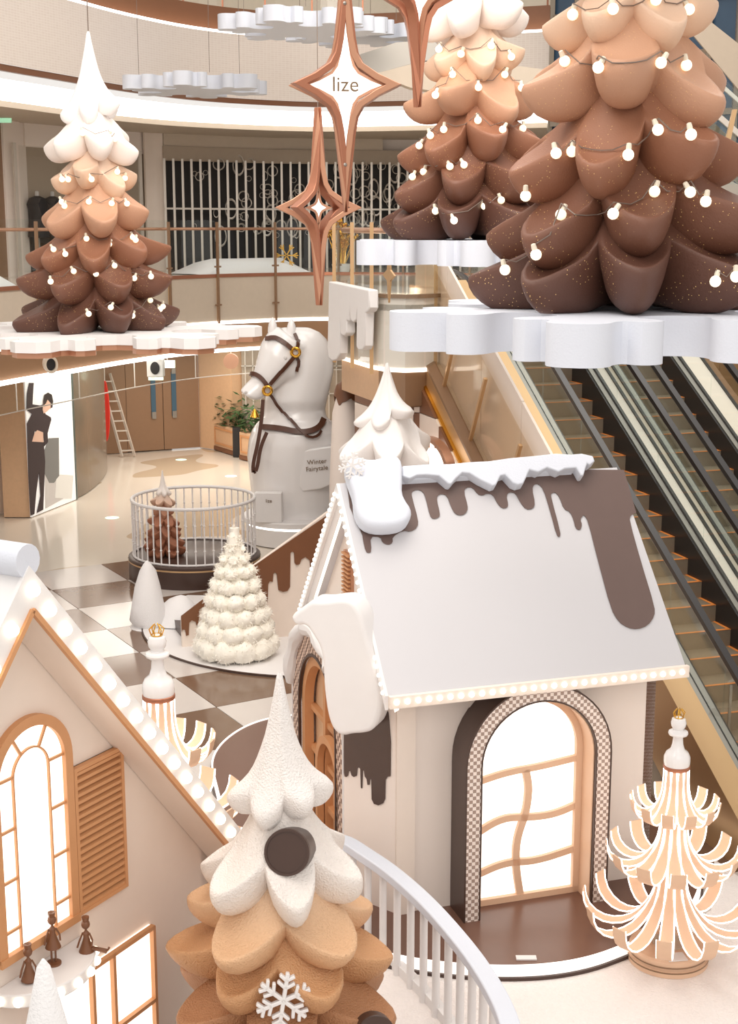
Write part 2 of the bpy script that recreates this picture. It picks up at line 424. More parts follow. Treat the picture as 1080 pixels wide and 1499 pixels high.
# upper gallery
g3 = sroot('floor_3')
o = MB().wall(Cv, 9.5, 10.97).build('fascia', 'fascia', g3); uvwall(o, Cv, 1)
MB().wall(offs(Cv, .03), 9.38, 9.5, .1).build('edge_band', 'chocw', g3)
sheet(offs(Cv, .02), offs(Cv, .5), 9.38, 9.5).build('edge_soffit', 'chocw', g3, smooth=False)
sheet(offs(Cv, .45), offs(Cv, 1.1), 9.30, 8.98).build('cove_light', 'led', g3)
MB().wall(offs(Cv, 1.1), 8.86, 8.99, .1).build('cove_trim', 'beige', g3)
sheet(offs(Cv, 1.1), out5, 8.9).build('soffit', 'beige', g3, smooth=False)
MB().wall(offs(Cv, .0), 10.97, 11.03, .3).build('edge_light', 'led', g3)
MB().wall(offs(Cv, .25), 11.03, 11.6, .1).build('upper_band', 'chocw', g3)
MB().wall(offs(Cv, .35), 11.6, 12.7).build('glass_railing', 'glass', g3)
pp = MB()
for i in range(2, 58, 2):
    p = offs(Cv, .3)[i]; pp.bar((p[0], p[1], 11.5), (p[0], p[1], 12.7), .05, .04)
pp.wall(offs(Cv, .3), 12.68, 12.76, .08); pp.build('railing_frame', 'copperd', g3)
wb3 = struct(MB().wall(offs(Cv, 6), 11.5, 16, .1).build('wall_upper_back', 'beige'))

# level 2 railing
rail2 = thing('gallery_railing', 'curved glass railing with copper handrail along the far gallery', 'railing')
rp = offs(Cv, .02)
pst = MB().box(-.024, .024, -.03, .03, -1.15, 1.28).box(-.09, .09, -.02, .02, -.72, -.68).box(-.09, .09, -.02, .02, .2, .24).build('post', 'bdoor', rail2); first = True
mbr = MB(); mbr.tube([(p[0], p[1], 6.42) for p in offs(Cv, .10)], .035, 6); mbr.build('handrail', 'copper', rail2)
for i in range(3, 46, 3):
    p = offs(Cv, -.06)[i]; d = Vector(Cv[min(i + 1, 59)]) - Vector(Cv[i])
    if first: pst.location = (p[0], p[1], 5.3); pst.rotation_euler = (0, 0, atan2(d.y, d.x)); first = False
    else: inst(pst, rail2, (p[0], p[1], 5.3), (0, 0, atan2(d.y, d.x)))
for i in range(0, 48, 3):
    MB().wall(rp[i:i + 4], 5.32, 6.62).build('glass_panel', 'glass', rail2)

# --- level-2 shop wall (plan polyline)
def wY(x):
    k = [(-60, 31.5), (40, 34.5), (230, 38.5), (420, 40.8), (620, 41.3), (800, 41), (1150, 38)]
    for (a, ya), (b, yb) in zip(k, k[1:]):
        if x <= b: return ya + (yb - ya) * (x - a) / (b - a)
    return 38
def wp(x, d=0):
    v = pY(x, 330, wY(x)); return (v.x, v.y - d)
sw = struct(MB().wall([wp(x) for x in range(-60, 1160, 20)], 5.3, 8.95).build('wall_back_gallery', 'creamw'))
def wpan(x0, x1, z0, z1, m, d, name, parent, t=.06, n=6):
    pl = [wp(x0 + (x1 - x0) * i / n, d) for i in range(n + 1)]
    return MB().wall(pl, z0, z1, t).build(name, m, parent)
shop = sroot('window_1')
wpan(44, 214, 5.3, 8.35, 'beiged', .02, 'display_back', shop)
wpan(44, 214, 8.35, 8.95, 'creamw', .1, 'header', shop)
wpan(44, 214, 5.4, 8.35, 'glasss', .8, 'pane', shop, 0)
for x in (40, 130, 216): wpan(x - 2, x + 2, 5.3, 8.4, 'alu', .85, 'mullion', shop, .05, 1)
wpan(45, 100, 5.3, 7.0, 'dark', .08, 'display_panel', shop)
wpan(-30, 14, 5.3, 8.9, 'bdoor', .1, 'side_panel', shop)
wpan(16, 40, 5.3, 8.9, 'creamw', .3, 'pillar', shop)
wpan(218, 244, 5.3, 8.9, 'cream', .3, 'pillar', shop)
wpan(245, 560, 8.55, 8.95, 'beige', .3, 'header', shop)
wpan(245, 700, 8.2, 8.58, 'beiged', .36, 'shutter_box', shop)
# mannequin busts in the shop window
for x, lb in ((62, 'black coat on a mannequin in the gallery shop window, left of the pair'), (84, 'black coat on a mannequin in the gallery shop window, right of the pair')):
    b = wp(x, .42); t = thing('mannequin', lb, 'mannequin', (b[0], b[1], 5.3), 0, 'coat mannequins in the shop window')
    MB().lathe([(.02, .9), (.26, .92), (.24, 1.2), (.2, 1.45), (.26, 1.7), (.2, 1.84), (.06, 1.9)], 14).build('coat', 'black', t)
    MB().lathe([(.05, 1.88), (.05, 2.0), (.02, 2.02)], 10).build('neck', 'greyp', t)
    MB().lathe([(.16, 0), (.16, .03), (.02, .05), (.02, .92)], 12).build('stand', 'steel', t)
# grille shop front
gr = thing('security_grille', 'white barred security grille with a cross rail closing the dark gallery shop', 'grille')
wpan(246, 700, 5.3, 8.25, 'dark', .06, 'dark_interior', gr, n=12)
b0 = MB().box(-.03, .03, -.03, .03, 0, 2.95).build('bar', 'alu', gr); first = True
for i in range(34):
    x = 247 + i * 12.9; q = wp(x, .5)
    if first: b0.location = (q[0], q[1], 5.3); first = False
    else: inst(b0, gr, (q[0], q[1], 5.3))
wpan(246, 700, 6.92, 6.97, 'alu', .53, 'cross_rail', gr, .03, 12)
tor = MB(); 
tor.tube([(.14 * cos(a * pi / 7), 0, .14 * sin(a * pi / 7)) for a in range(14)], .018, 5, True)
r0 = tor.build('hoop', 'alu', gr); first = True
rg = random.Random(3)
for i in range(90):
    x = 285 + rg.random() * 310; q = wp(x, .35); z = 6.2 + rg.random() * 2.0; s = rg.choice([.5, .8, 1, 1.1])
    if x < 330 and rg.random() < .6: s = .45
    if first: r0.location = (q[0], q[1], z); first = False
    else: inst(r0, gr, (q[0], q[1], z), (0, 0, 0), (s, s, s * rg.choice([1, 1, 1.7])))
# snow banks behind the gallery railing
def mound(name, x0, x1, h, lb):
    mb = MB(); n = 24; vs = []; fs = []
    P = [offs(Cv, .4), offs(Cv, 1.0), offs(Cv, 1.8)]
    import bisect
    idx = [i for i in range(60) if x0 <= 540 + F * Cv[i][0] / (Cv[i][1] * CP + .2) <= x1]
    a, b = idx[0], idx[-1]; N = b - a
    rows = []
    for k in range(N + 1):
        t = k / N; hh = h * (sin(pi * t) ** .6) * (1 + .2 * sin(k * 1.9)) + .02
        p0, p1, p2 = P[0][a + k], P[1][a + k], P[2][a + k]
        rows.append([(p0[0], p0[1], 5.3), (p0[0] * .9 + p1[0] * .1, p0[1] * .9 + p1[1] * .1, 5.3 + hh * .6), (p1[0], p1[1], 5.3 + hh), (p2[0], p2[1], 5.3 + hh * .7), (p2[0], p2[1], 5.3)])
    vs = [v for r in rows for v in r]
    fs = [(5 * k + j, 5 * k + 5 + j, 5 * k + 6 + j, 5 * k + 1 + j) for k in range(N) for j in range(4)]
    mb.add(vs, fs); o = mb.build(name, 'snow', ang=80); tag(o, lb, 'snow bank'); return o
mound('snow_bank', -20, 60, .45, 'white artificial snow bank behind the gallery railing at far left')
mound('snow_bank', 300, 470, .42, 'white artificial snow bank behind the gallery railing in front of the grille')
for px, lb, s in ((235, 'golden twig bush behind the gallery railing near the pillar', 1), (492, 'golden twig bush behind the gallery railing right of the star', 1.2)):
    q = offs(Cv, 1.2); i = min(range(60), key=lambda i: abs(540 + F * Cv[i][0] / (Cv[i][1] * CP + .2) - px)); q = q[i]
    t = thing('twig_bush', lb, 'plant', (q[0], q[1], 5.3)); mb = MB(); rb = random.Random(px)
    for k in range(46):
        a = rb.random() * 6.28; e = rb.random(); p = [(0, 0, 0)]
        for j in range(1, 4): p.append((cos(a) * .12 * j * s * e + rb.uniform(-.04, .04), sin(a) * .12 * j * s * e, .33 * j * s * (1.15 - .4 * e)))
        mb.tube(p, [.012, .01, .009, .006], 4); mb.ball(p[-1], .05, 6); mb.ball(p[-2], .04, 6)
    mb.build('twigs', 'gold', t); MB().lathe([(.2, 0), (.26, .2), (.2, .22)], 12).build('pot', 'white', t)

# --- ground floor: stone slab, checkered tiles, hall walls
fl = struct(MB().box(-16, 12, 4, 44, -.3, -.02).build('floor', 'stone', smooth=False))
TA = Vector((-5.037, 23.294)); dA = Vector((.504, -.8637)); dB = Vector((.8637, .504)); TS = 1.455
tmw = MB().box(.006, TS - .006, .006, TS - .006, -.02, 0).build('tile', 'whitet', fl, smooth=False); tmb = MB().box(.006, TS - .006, .006, TS - .006, -.02, 0).build('tile', 'brownt', fl, smooth=False)
used = {0: False, 1: False}
ang = atan2(dB.y, dB.x)
for i in range(-4, 14):
    for j in range(-5, 9):
        p = TA + dA * (i * TS) + dB * (j * TS)   # tile origin uses axes dB (x) and -dA (y)
        cx = p + dA * (-TS / 2) + dB * (TS / 2)
        if not (-9 < cx.x < 5 and 6 < cx.y < 26.3): continue
        if (cx - Vector((-8.5, 25))).length < 1.5: continue
        k = (i + j) % 2
        src = (tmb, tmw)[k]
        loc = (p.x, p.y, 0)
        if not used[k]: src.location = loc; src.rotation_euler = (0, 0, ang); used[k] = True
        else: inst(src, fl, loc, (0, 0, ang))
# hall walls under the gallery
def zs(a, b, z0, z1, m, name, parent=None, t=.12):
    return MB().wall([a, b], z0, z1, t).build(name, m, parent, smooth=False)
wl = struct(zs((-13, 30), (-10.6, 40.0), 0, 3.46, 'cream', 'wall_left'))
wb = struct(zs((-9.5, 40.4), (-5.95, 41.6), 0, 3.46, 'bdoor', 'wall_back'))
a0 = Vector((-7.75, 40.0)); a1 = Vector((-5.05, 41.2)); dd = (a1 - a0).normalized()
d1 = sroot('door_1', (a0.x, a0.y, 0)); d1.rotation_euler = (0, 0, atan2(dd.y, dd.x))
Ld = (a1 - a0).length
for k in range(2):
    x0 = .75 + k * (Ld - .75) / 2; x1 = x0 + (Ld - .75) / 2 - .02
    MB().box(x0, x1, -.06, 0, .02, 2.75).build('door_leaf', 'bdoor', d1, smooth=False)
    hx = x1 - .35 if k == 0 else x0 + .25
    MB().box(hx, hx + .14, -.09, -.06, 1.0, 2.3).build('pull_plate', 'teal', d1)
    MB().box(hx + .01, hx + .13, -.12, -.09, .95, 1.15).box(hx + .01, hx + .13, -.12, -.09, 2.25, 2.4).build('pull_handle', 'steel', d1)
MB().box(0, .74, -.05, .02, 0, 3.4).box(.75, Ld, -.05, .02, 2.78, 3.4).build('door_surround', 'bdoor', d1, smooth=False)
for (x0, x1), m in (((272, 311), 'wood'), ((311, 327), 'wood')):
    pass
p1 = Vector((-5.05, 41.2)); p2 = Vector((-4.55, 40.35)); p3 = Vector((-4.3, 39.9))
wc_ = sroot('wall_wood_panel')
zs(p1, p2 + Vector((.55, -.0)), 0, 3.46, 'wood', 'wood_panel', wc_)
zs(p2 + Vector((.57, 0)), p2 + Vector((.9, .3)), 0, 3.46, 'wood', 'wood_panel', wc_)
# barred curtain wall
w2 = sroot('window_2')
A = Vector((-3.7, 40.5)); B = Vector((2.0, 40.5))
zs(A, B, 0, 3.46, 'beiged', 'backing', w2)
mb = MB()
for i in range(24):
    x = A.x + .1 + i * .22; mb.box(x, x + .03, 40.36, 40.4, 0.1, 3.46)
for z in (.9, 1.7, 2.5): mb.box(A.x, B.x, 40.36, 40.4, z, z + .03)
mb.build('grille_bars', 'alu', w2, smooth=False)
struct(zs((2.0, 40.5), (12, 36), 0, 3.46, 'beige', 'wall_right'))

# poster pillar: wooden end, backlit poster, smoked glass
pil = thing('poster_kiosk', 'wood-ended kiosk with a backlit fashion poster and curved smoked glass side', 'kiosk')
P0 = pz(6, 757, 0); P1 = pz(43, 757, 0); P2 = pz(111, 730, 0)
P1 = Vector((P1.x, P1.y, 0)); P2 = Vector((P2.x, P2.y, 0)); P0 = Vector((P0.x, P0.y, 0))
MB().prism([P0, P1, P2, P2 + Vector((-.6, 2, 0)), P0 + Vector((-.3, 2, 0))], (0, 0, 3.4)).build('body', 'wood', pil, smooth=False)
dp = (P2 - P1).normalized(); nrm = Vector((dp.y, -dp.x, 0))
MB().prism([P1 + nrm * .02, P2 + nrm * .02, P2 + nrm * .05, P1 + nrm * .05], (0, 0, 3.35)).build('poster', 'poster', pil, smooth=False)
W = (P2 - P1).length
def pp_(u, z, d=.06): return P1 + dp * (u * W) + nrm * d + Vector((0, 0, z))
def onposter(pts, m, name, d=.055, label=None):
    q = [onplane(x, y, P1 + nrm * d, nrm) for x, y in pts]
    return MB().prism(q, nrm * .008).build(name, m, pil, smooth=False, label=label)
def c7(pts): return [(x / 6.353, 540 + y / 6.353) for x, y in pts]
onposter(c7([(450, 645), (545, 640), (548, 1000), (500, 1060), (455, 1060), (415, 980), (410, 760)]), 'posterg', 'poster_print', .052, 'grey bag and shelf printed on the poster')
onposter(c7([(415, 980), (540, 900), (520, 1060), (600, 1200), (420, 1300)]), 'greyp', 'poster_print', .050)
onposter(c7([(520, 1030), (560, 980), (680, 990), (665, 1210), (510, 1200)]), 'posterw', 'poster_print', .056)
onposter(c7([(270, 130), (312, 130), (305, 230), (300, 330), (372, 340), (405, 330), (420, 420), (470, 450), (475, 470), (440, 600), (445, 680), (410, 720), (400, 600), (320, 580), (300, 680), (252, 690), (248, 510), (295, 420), (245, 380), (250, 230)]), 'cloth', 'poster_figure', .062, 'figure in a dark cropped jacket printed on the poster')
onposter(c7([(318, 600), (345, 570), (398, 590), (402, 682), (296, 676)]), 'skin', 'poster_skin', .066)
onposter(c7([(252, 672), (404, 680), (418, 860), (412, 1000), (400, 1310), (340, 1340), (375, 1180), (360, 960), (335, 1150), (318, 1350), (282, 1365), (262, 1000)]), 'cloth', 'poster_figure', .064, 'dark trousers of the printed figure')
onposter(c7([(405, 290), (450, 275), (480, 320), (470, 360), (435, 395), (405, 415), (395, 380)]), 'skin', 'poster_face', .070)
onposter(c7([(400, 300), (412, 240), (445, 220), (480, 240), (492, 300), (485, 360), (468, 365), (470, 320), (440, 285), (425, 320), (402, 340)]), 'hair', 'poster_hair', .072)
# smoked curved glass behind
cg = [Vector((P2.x, P2.y))]; 
for (x, y) in ((125, 723), (140, 712), (152, 700), (158, 688), (156, 676)): q = pz(x, y, 0); cg.append(Vector((q.x, q.y)))
cg = [tuple(q[:2]) for q in smoothc([(q.x, q.y, 0) for q in cg], it=2)]
MB().wall(cg, 0, 3.4, .05).build('smoked_glass', 'smoky', pil)
MB().bar(P2 + Vector((0, -.03, 0)), P2 + Vector((0, -.03, 3.4)), .12, .1).build('edge_profile', mat('dark_teal_edge', L(78, 92, 88), .3), pil)
fb = struct(MB().wall([(-12.5, 26), (P0.x - .05, P0.y + .5)], 0, 3.46, .1).build('wall_left_near', 'cream'))
# red oval hanging sign, ladder, camera box, exit signs
q = pY(154, 602, 38.6)
rd = thing('hanging_sign', 'tall red rounded hanging sign beside the ladder', 'sign', (q.x, q.y, q.z))
MB().prism([(.11 * cos(a), 0, .85 * sin(a) * (abs(sin(a)) ** .15)) for a in [2 * pi * k / 32 for k in range(32)]], (0, .12, 0)).build('panel', 'red', rd)
MB().tube([(0, .06, .8), (0, .06, 3.46 - q.z)], .02, 6).build('hanger', 'alu', rd)
q = pz(190, 668, 0)
ld = thing('stepladder', 'tall aluminium ladder leaning against the brown doors', 'ladder', (q.x, q.y, 0), radians(15))
for sx in (-.22, .14):
    MB().bar((sx, 0, 0), (sx * .8 - .55, .5, 2.35), .05, .07).build('rail', 'alu', ld)
rr = None
for k in range(8):
    t = (k + .6) / 8.4
    a = (-.22 * (1 - .2 * t) - .55 * t, .5 * t, 2.35 * t); b = (.14 * (1 - .2 * t) - .55 * t, .5 * t, 2.35 * t)
    MB().bar(a, b, .06, .035).build('rung', 'alu', ld)
q = pY(228, 538, 33.2)
sp = thing('ceiling_speaker', 'white box speaker hanging in front of the brown doors', 'speaker', (q.x, q.y, q.z))
MB().box(-.2, .2, -.12, .12, -.22, .22).build('housing', 'greyp', sp, bevel=.03)
MB().prism([(.11 * cos(a), -.125, .15 * sin(a)) for a in [2 * pi * k / 20 for k in range(20)]], (0, -.02, 0)).build('grille', 'rubber', sp)
MB().tube([(0, 0, .2), (0, 0, 3.46 - q.z + .2)], .02, 6).build('hanger', 'alu', sp)
for (x, y, Yd, lb) in ((245, 533, 37, 'small green exit sign beside the white speaker'), (228, 551, 37.5, 'green exit sign below the white speaker')):
    q = pY(x, y, Yd); o = thing('exit_sign', lb, 'sign', (q.x, q.y, q.z), 0, 'hall exit signs')
    MB().box(-.2, .2, -.03, .03, -.1, .1).build('panel', 'green', o); MB().box(-.12, -.02, -.04, -.03, -.05, .05).box(.02, .1, -.04, -.03, -.02, .02).build('arrow', 'posterw', o)
    MB().tube([(0, 0, .1), (0, 0, 3.46 - q.z)], .012, 5).build('hanger', 'alu', o)
q = pY(10, 173, 33); o = thing('exit_sign', 'green exit sign hanging under the upper ceiling at far left', 'sign', (q.x, q.y, q.z))
MB().box(-.17, .1, -.03, .03, -.1, .1).build('panel', 'green', o)
MB().tube([(-.1, 0, .1), (-.1, 0, 8.9 - q.z)], .012, 5).build('hanger', 'alu', o)
q = pY(338, 529, 36); o = thing('wall_badge', 'round copper patterned disc hung above the planters', 'sign', (q.x, q.y, q.z))
MB().prism([(.2 * cos(a), 0, .2 * sin(a)) for a in [2 * pi * k / 24 for k in range(24)]], (0, .05, 0)).build('disc', 'copper', o)
MB().tube([(0, .03, .18), (0, .03, 3.46 - q.z)], .01, 5).build('hanger', 'alu', o)
q = pY(75, 534, 26.6); o = thing('downlight', 'ring shaped downlight on the brown bulkhead', 'lamp', (q.x, q.y, q.z), radians(20))
MB().ring([(.13 * cos(a), 0, .17 * sin(a)) for a in [2 * pi * k / 24 for k in range(24)]], [(.09 * cos(a), 0, .12 * sin(a)) for a in [2 * pi * k / 24 for k in range(24)]], (0, .3, 0)).build('ring', 'beige', o)
MB().prism([(.09 * cos(a), .1, .12 * sin(a)) for a in [2 * pi * k / 24 for k in range(24)]], (0, .05, 0)).build('lens', 'rubber', o)
# planters
for i, (xa, ya, xb, yb, lb) in enumerate(((313, 658, 345, 668, 'wooden planter box with leafy shrub, nearer the wood panel'), (350, 672, 392, 682, 'wooden planter box with leafy shrub, partly behind the horse'), (470, 652, 492, 660, 'leafy green shrub planter seen behind the horse mane'))):
    a = pz(xa, ya, 0); b = pz(xb, yb, 0); d = b - a; d.z = 0; Lb = d.length
    t = thing('planter', lb, 'planter', (a.x, a.y, 0), atan2(d.y, d.x), 'hall planters')
    MB().box(0, Lb, 0, .6, 0, .12).build('plinth', 'chocw', t)
    MB().box(0, Lb, .02, .6, .12, .78).build('box', 'wood', t, bevel=.01, bseg=1)
    MB().ring([(.06, .01, .2), (Lb - .06, .01, .2), (Lb - .06, .01, .7), (.06, .01, .7)], [(.11, .01, .25), (Lb - .11, .01, .25), (Lb - .11, .01, .65), (.11, .01, .65)], (0, -.015, 0)).build('panel_frame', 'woodo', t, smooth=False)
    mb = MB(); rl = random.Random(i + 5)
    for k in range(240):
        c = Vector((rl.uniform(-.05, Lb + .05), rl.uniform(0, .6), .78 + abs(rl.gauss(.25, .28)))); 
        a_ = rl.random() * 6.28; l = rl.uniform(.09, .17); u = Vector((cos(a_), sin(a_), rl.uniform(-.5, .6))) * l; v = Vector((-sin(a_), cos(a_), rl.uniform(-.3, .3))) * l * .4
        mb.add([c - u, c + v, c + u, c - v], [(0, 1, 2, 3)])
    mb.build('foliage', 'leaf', t)
    mb = MB()
    for k in range(6): mb.tube([(Lb * (k + .5) / 6, .3, .7), (Lb * (k + .5) / 6 + rl.uniform(-.1, .1), .3, 1.1)], .015, 5)
    mb.build('stem', 'leaf', t)
q = pz(346, 668, 0); o = MB().box(q.x - .09, q.x + .12, q.y - .1, q.y + .1, 0, .85).build('bollard', 'rubber'); tag(o, 'black slim bollard standing between the two planters', 'bollard')
q = offs(Cv, .55); i = min(range(60), key=lambda i: abs(540 + F * Cv[i][0] / (Cv[i][1] * CP + .2) - 420))
sf = MB()
for k in range(6):
    a = k * pi / 3; sf.bar((0, 0, 0), (.3 * cos(a), 0, .3 * sin(a)), .04, .03)
    for sg in (-.5, .5): sf.bar((.16 * cos(a), 0, .16 * sin(a)), (.16 * cos(a) + .13 * cos(a + sg), 0, .16 * sin(a) + .13 * sin(a + sg)), .03, .03)
o = sf.build('snowflake_ornament', 'gold'); o.location = (q[i][0], q[i][1], 5.75); tag(o, 'gold snowflake standing on the gallery snow bank between the copper stars and pillar', 'ornament')
for (x, y, lb) in ((164, 758, 'green oval exit marker on the pale floor left of the fenced stage'), (265, 673, 'green oval exit marker on the pale floor behind the fenced stage'), (338, 697, 'green oval exit marker on the pale floor beside the horse')):
    p = pz(x, y, -.019); o = MB().prism([(p.x + .16 * cos(a), p.y + .16 * sin(a), -.019) for a in [2 * pi * k / 20 for k in range(20)]], (0, 0, .004)).build('floor_marker', 'green'); tag(o, lb, 'floor marker', 'exit markers in the floor')
#LANDING
# --- landing bulge of the gallery, stair and escalators
LD = [(-.50, 27.2), (-.53, 24.0), (.10, 22.1), (.27, 21.8), (.56, 21.65), (.84, 21.75), (1.1, 22.05), (4.6, 23.1), (9, 24.4)]
land = sroot('floor_landing')
LDs = LD[:7]
MB().wall(LDs, 4.32, 5.42, .08).build('fascia', 'creamw', land)
MB().wall(offs(LDs, -.02), 4.26, 4.32, .08).build('light_strip', 'ledw', land)
MB().wall(offs(LDs[:3], .06), 3.72, 4.27, .08).build('bulkhead', 'wood', land)
MB().wall(offs(LDs[2:], .06), 3.72, 4.27, .08).build('bulkhead', 'bdoor', land)
MB().prism([(x, y, 5.2) for x, y in LD] + [(9, 36, 5.2), (-.45, 36, 5.2)], (0, 0, .1)).build('slab_top', 'stone', land, smooth=False)
MB().prism([(x, y, 3.7) for x, y in offs(LD, .1)] + [(9, 36, 3.7), (-.45, 36, 3.7)], (0, 0, .05)).build('slab_soffit', 'brownb', land, smooth=False)
MB().wall(offs(LDs, -.04), 5.40, 5.46, .12).build('edge_trim', 'bdoor', land)
lr = thing('landing_railing', 'glass railing with bronze posts around the rounded end of the landing', 'railing')
for a, b in ((0, 1), (1, 2), (2, 3), (3, 5), (5, 6)):
    MB().wall(offs(LDs[a:b + 1], -.05), 4.34, 6.5).build('glass_panel', 'glass', lr)
for (x, y) in (LDs[1], ((LDs[1][0] + LDs[2][0]) / 2, (LDs[1][1] + LDs[2][1]) / 2), LDs[2], LDs[6]):
    MB().bar((x - .06, y - .06, 4.2), (x - .06, y - .06, 6.55), .07, .06).build('post', 'goldp', lr)
MB().tube([(x, y, 6.42) for x, y in offs(LDs, .1)], .045, 8).build('handrail', 'copper', lr)
# white dripping icing on the landing front
def drips(top, spec, base):       # top: (x0,x1,z); spec list of (x, width, zbottom); gaps at z=base; returns closed outline in (x,z)
    x0, x1, zt = top; pts = [(x0, zt)]
    k = []
    for (x, w_, zb, zg) in spec:
        r = w_ / 2
        k.append((x - r, zg)); k += [(x + r * cos(a), zb + r + r * sin(a)) for a in [pi + pi * i / 8 for i in range(9)]]; k.append((x + r, zg))
    out = [(x0, k[0][1])] + k + [(x1, k[-1][1]), (x1, zt)]
    return [(x0, zt)] + out
d2 = Vector((.63, -1.9, 0)).normalized(); n2 = Vector((d2.y, -d2.x, 0))
Pd = Vector((.10, 22.1, 0)) + n2 * .1
def onl(pts): return [onplane(x, y, Pd, n2) for x, y in pts]
def c5(pts): return [(350 + x / 2.7, 250 + y / 2.7) for x, y in pts]
ic = onl(c5([(390, 437), (550, 470), (552, 540), (545, 556), (535, 560), (532, 690), (524, 706), (510, 708), (500, 695), (502, 560), (498, 588), (486, 598), (478, 590), (474, 545), (470, 592), (460, 590), (460, 640), (450, 652), (437, 645), (434, 600), (432, 720), (420, 745), (402, 750), (388, 738), (384, 700)]))
o = MB().prism(ic, n2 * .16).build('icing_drip', 'white', bevel=.05, bseg=4); tag(o, 'thick white dripping icing fixed to the landing front below the glass', 'decoration')
q = onplane(571, 403, Pd + n2 * .12, n2)
o = MB().prism([q + d2 * a + Vector((0, 0, b)) for a, b in ((0, .36), (.07, .08), (.26, 0), (.07, -.08), (0, -.4), (-.07, -.08), (-.26, 0), (-.07, .08))], n2 * .03).build('star_ornament', 'goldp'); tag(o, 'small bronze four pointed star on the landing glass', 'ornament')

# escalator frame: origin bottom, du = ascending plan direction, dp = across
U = Vector((-.292, .957, 0)); V = Vector((.957, .292, 0)); SL = .585
E0 = Vector((3.83, 15.0, 1.06))
def esc(s, w, h=0): return E0 + U * s + V * w + Vector((0, 0, s * SL + h))
up = (Vector((0, 0, 1)) - (U + Vector((0, 0, SL))).normalized() * (Vector((0, 0, 1)).dot((U + Vector((0, 0, SL))).normalized()))).normalized()
def escalator(w0, lb, first):
    t = thing('escalator', lb, 'escalator', tuple(esc(0, w0)))
    W_ = .92; s1 = 7.3; s0 = -3.0; run = .36; rise = run * SL
    # steps (shared mesh)
    rz = atan2(V.y, V.x)
    st = MB().box(0, W_, 0, run + .02, -.5, 0).build('step', 'step', t)
    ln = MB().box(0, W_, -.006, .035, 0, .004).box(0, .035, 0, run, 0, .004).box(W_ - .035, W_, 0, run, 0, .004)
    ln = ln.build('edge_line', 'orange', st)
    n = 0
    k = int(s0 / run)
    st.rotation_euler = (0, 0, rz); st.location = V * 0 + U * (k * run) + Vector((0, 0, k * rise))
    k += 1
    while k * run < s1:
        c = inst(st, t, U * (k * run) + Vector((0, 0, k * rise)), (0, 0, rz)); inst(ln, c, (0, 0, 0)); k += 1
    def B(name, wa, wb, ha, hb, m, sa=s0, sb=s1):
        mb = MB(); q = []
        for s in (sa, sb):
            for (w_, h_) in ((wa, ha), (wb, ha), (wb, hb), (wa, hb)): q.append(U * s + V * w_ + Vector((0, 0, s * SL + h_)))
        mb.add(q, [(0, 1, 2, 3), (7, 6, 5, 4), (0, 4, 5, 1), (1, 5, 6, 2), (2, 6, 7, 3), (3, 7, 4, 0)]); return mb.build(name, m, t, smooth=False)
    B('skirt', -.03, 0, -.5, .28, 'rubber'); B('skirt', W_, W_ + .03, -.5, .28, 'rubber')
    B('inner_deck', -.10, -.03, .22, .30, 'steel'); B('inner_deck', W_ + .03, W_ + .10, .22, .30, 'steel')
    for wa, sg in ((-.12, 'l'), (W_ + .10, 'r')):
        for j in range(9):
            B('glass_panel', wa, wa + .015, .3, 1.12, 'glass', s0 + j * 1.25, s0 + j * 1.25 + 1.24)
        B('handrail', wa - .035, wa + .05, 1.12, 1.19, 'rubber')
        B('handrail_guide', wa - .02, wa + .035, 1.09, 1.12, 'steel')
    return t, B, W_
t1, B1, EW = escalator(0, 'left escalator of the pair, next to the champagne clad stair side', True)
B1('outer_deck', -.20, -.12, .22, .30, 'steel')
B1('side_cladding', -.50, -.20, -.75, .34, 'goldp')
B1('support_wall', -.44, -.30, -4, -.75, 'beiged', -2.5, 4)
B1('outer_deck', EW + .12, EW + .33, .18, .30, 'cream')
B1('deck_edge', EW + .11, EW + .15, .28, .33, 'rubber'); B1('deck_edge', EW + .29, EW + .33, .28, .33, 'rubber')
B1('underside', -.2, EW + .33, -1.4, -.6, 'brownb')
off = EW + .57
t2, B2, _ = escalator(off, 'right escalator of the pair, beyond the cream centre deck', False)
B2('outer_deck', -.23, -.12, .18, .30, 'beige')
B2('deck_edge', -.16, -.12, .28, .33, 'rubber')
B2('outer_deck', EW + .12, EW + .50, .18, .30, 'cream')
B2('deck_edge', EW + .11, EW + .15, .28, .33, 'rubber'); B2('deck_edge', EW + .46, EW + .50, .28, .33, 'rubber')
B2('side_cladding', EW + .5, EW + .62, -1.6, .3, 'brownb'); B2('underside', -.23, EW + .5, -1.4, -.6, 'brownb')
# wall beyond the right escalator, gold panelled
gw = sroot('wall_escalator')
for j in range(8):
    a = esc(-3 + j * 1.6, off + EW + 1.6); b = esc(-1.42 + j * 1.6, off + EW + 1.6)
    MB().wall([(a.x, a.y), (b.x, b.y)], 0, 5.2, .1).build('panel', 'goldp', gw, smooth=False)
# curved newel end of escalator handrail at the landing
q = pz(735, 428, 5.45)
nw = thing('escalator_newel', 'dark glass and champagne curved newel where the left escalator meets the landing', 'newel')
P_ = [onplane(x, y, Vector((q.x, q.y, 0)), Vector((U.y, -U.x, 0))) for x, y in c5([(715, 395), (800, 400), (860, 415), (905, 455), (940, 520), (870, 490), (710, 465)])]
MB().prism(P_, V * .03).build('glass_panel', 'smoky', nw)
P_ = [onplane(x, y, Vector((q.x, q.y, 0)), Vector((U.y, -U.x, 0))) for x, y in c5([(715, 385), (810, 392), (870, 405), (915, 445), (950, 520), (990, 600)])]
MB().tube([p + V * .02 for p in smoothc(P_)], .045, 8).build('handrail', 'rubber', nw)

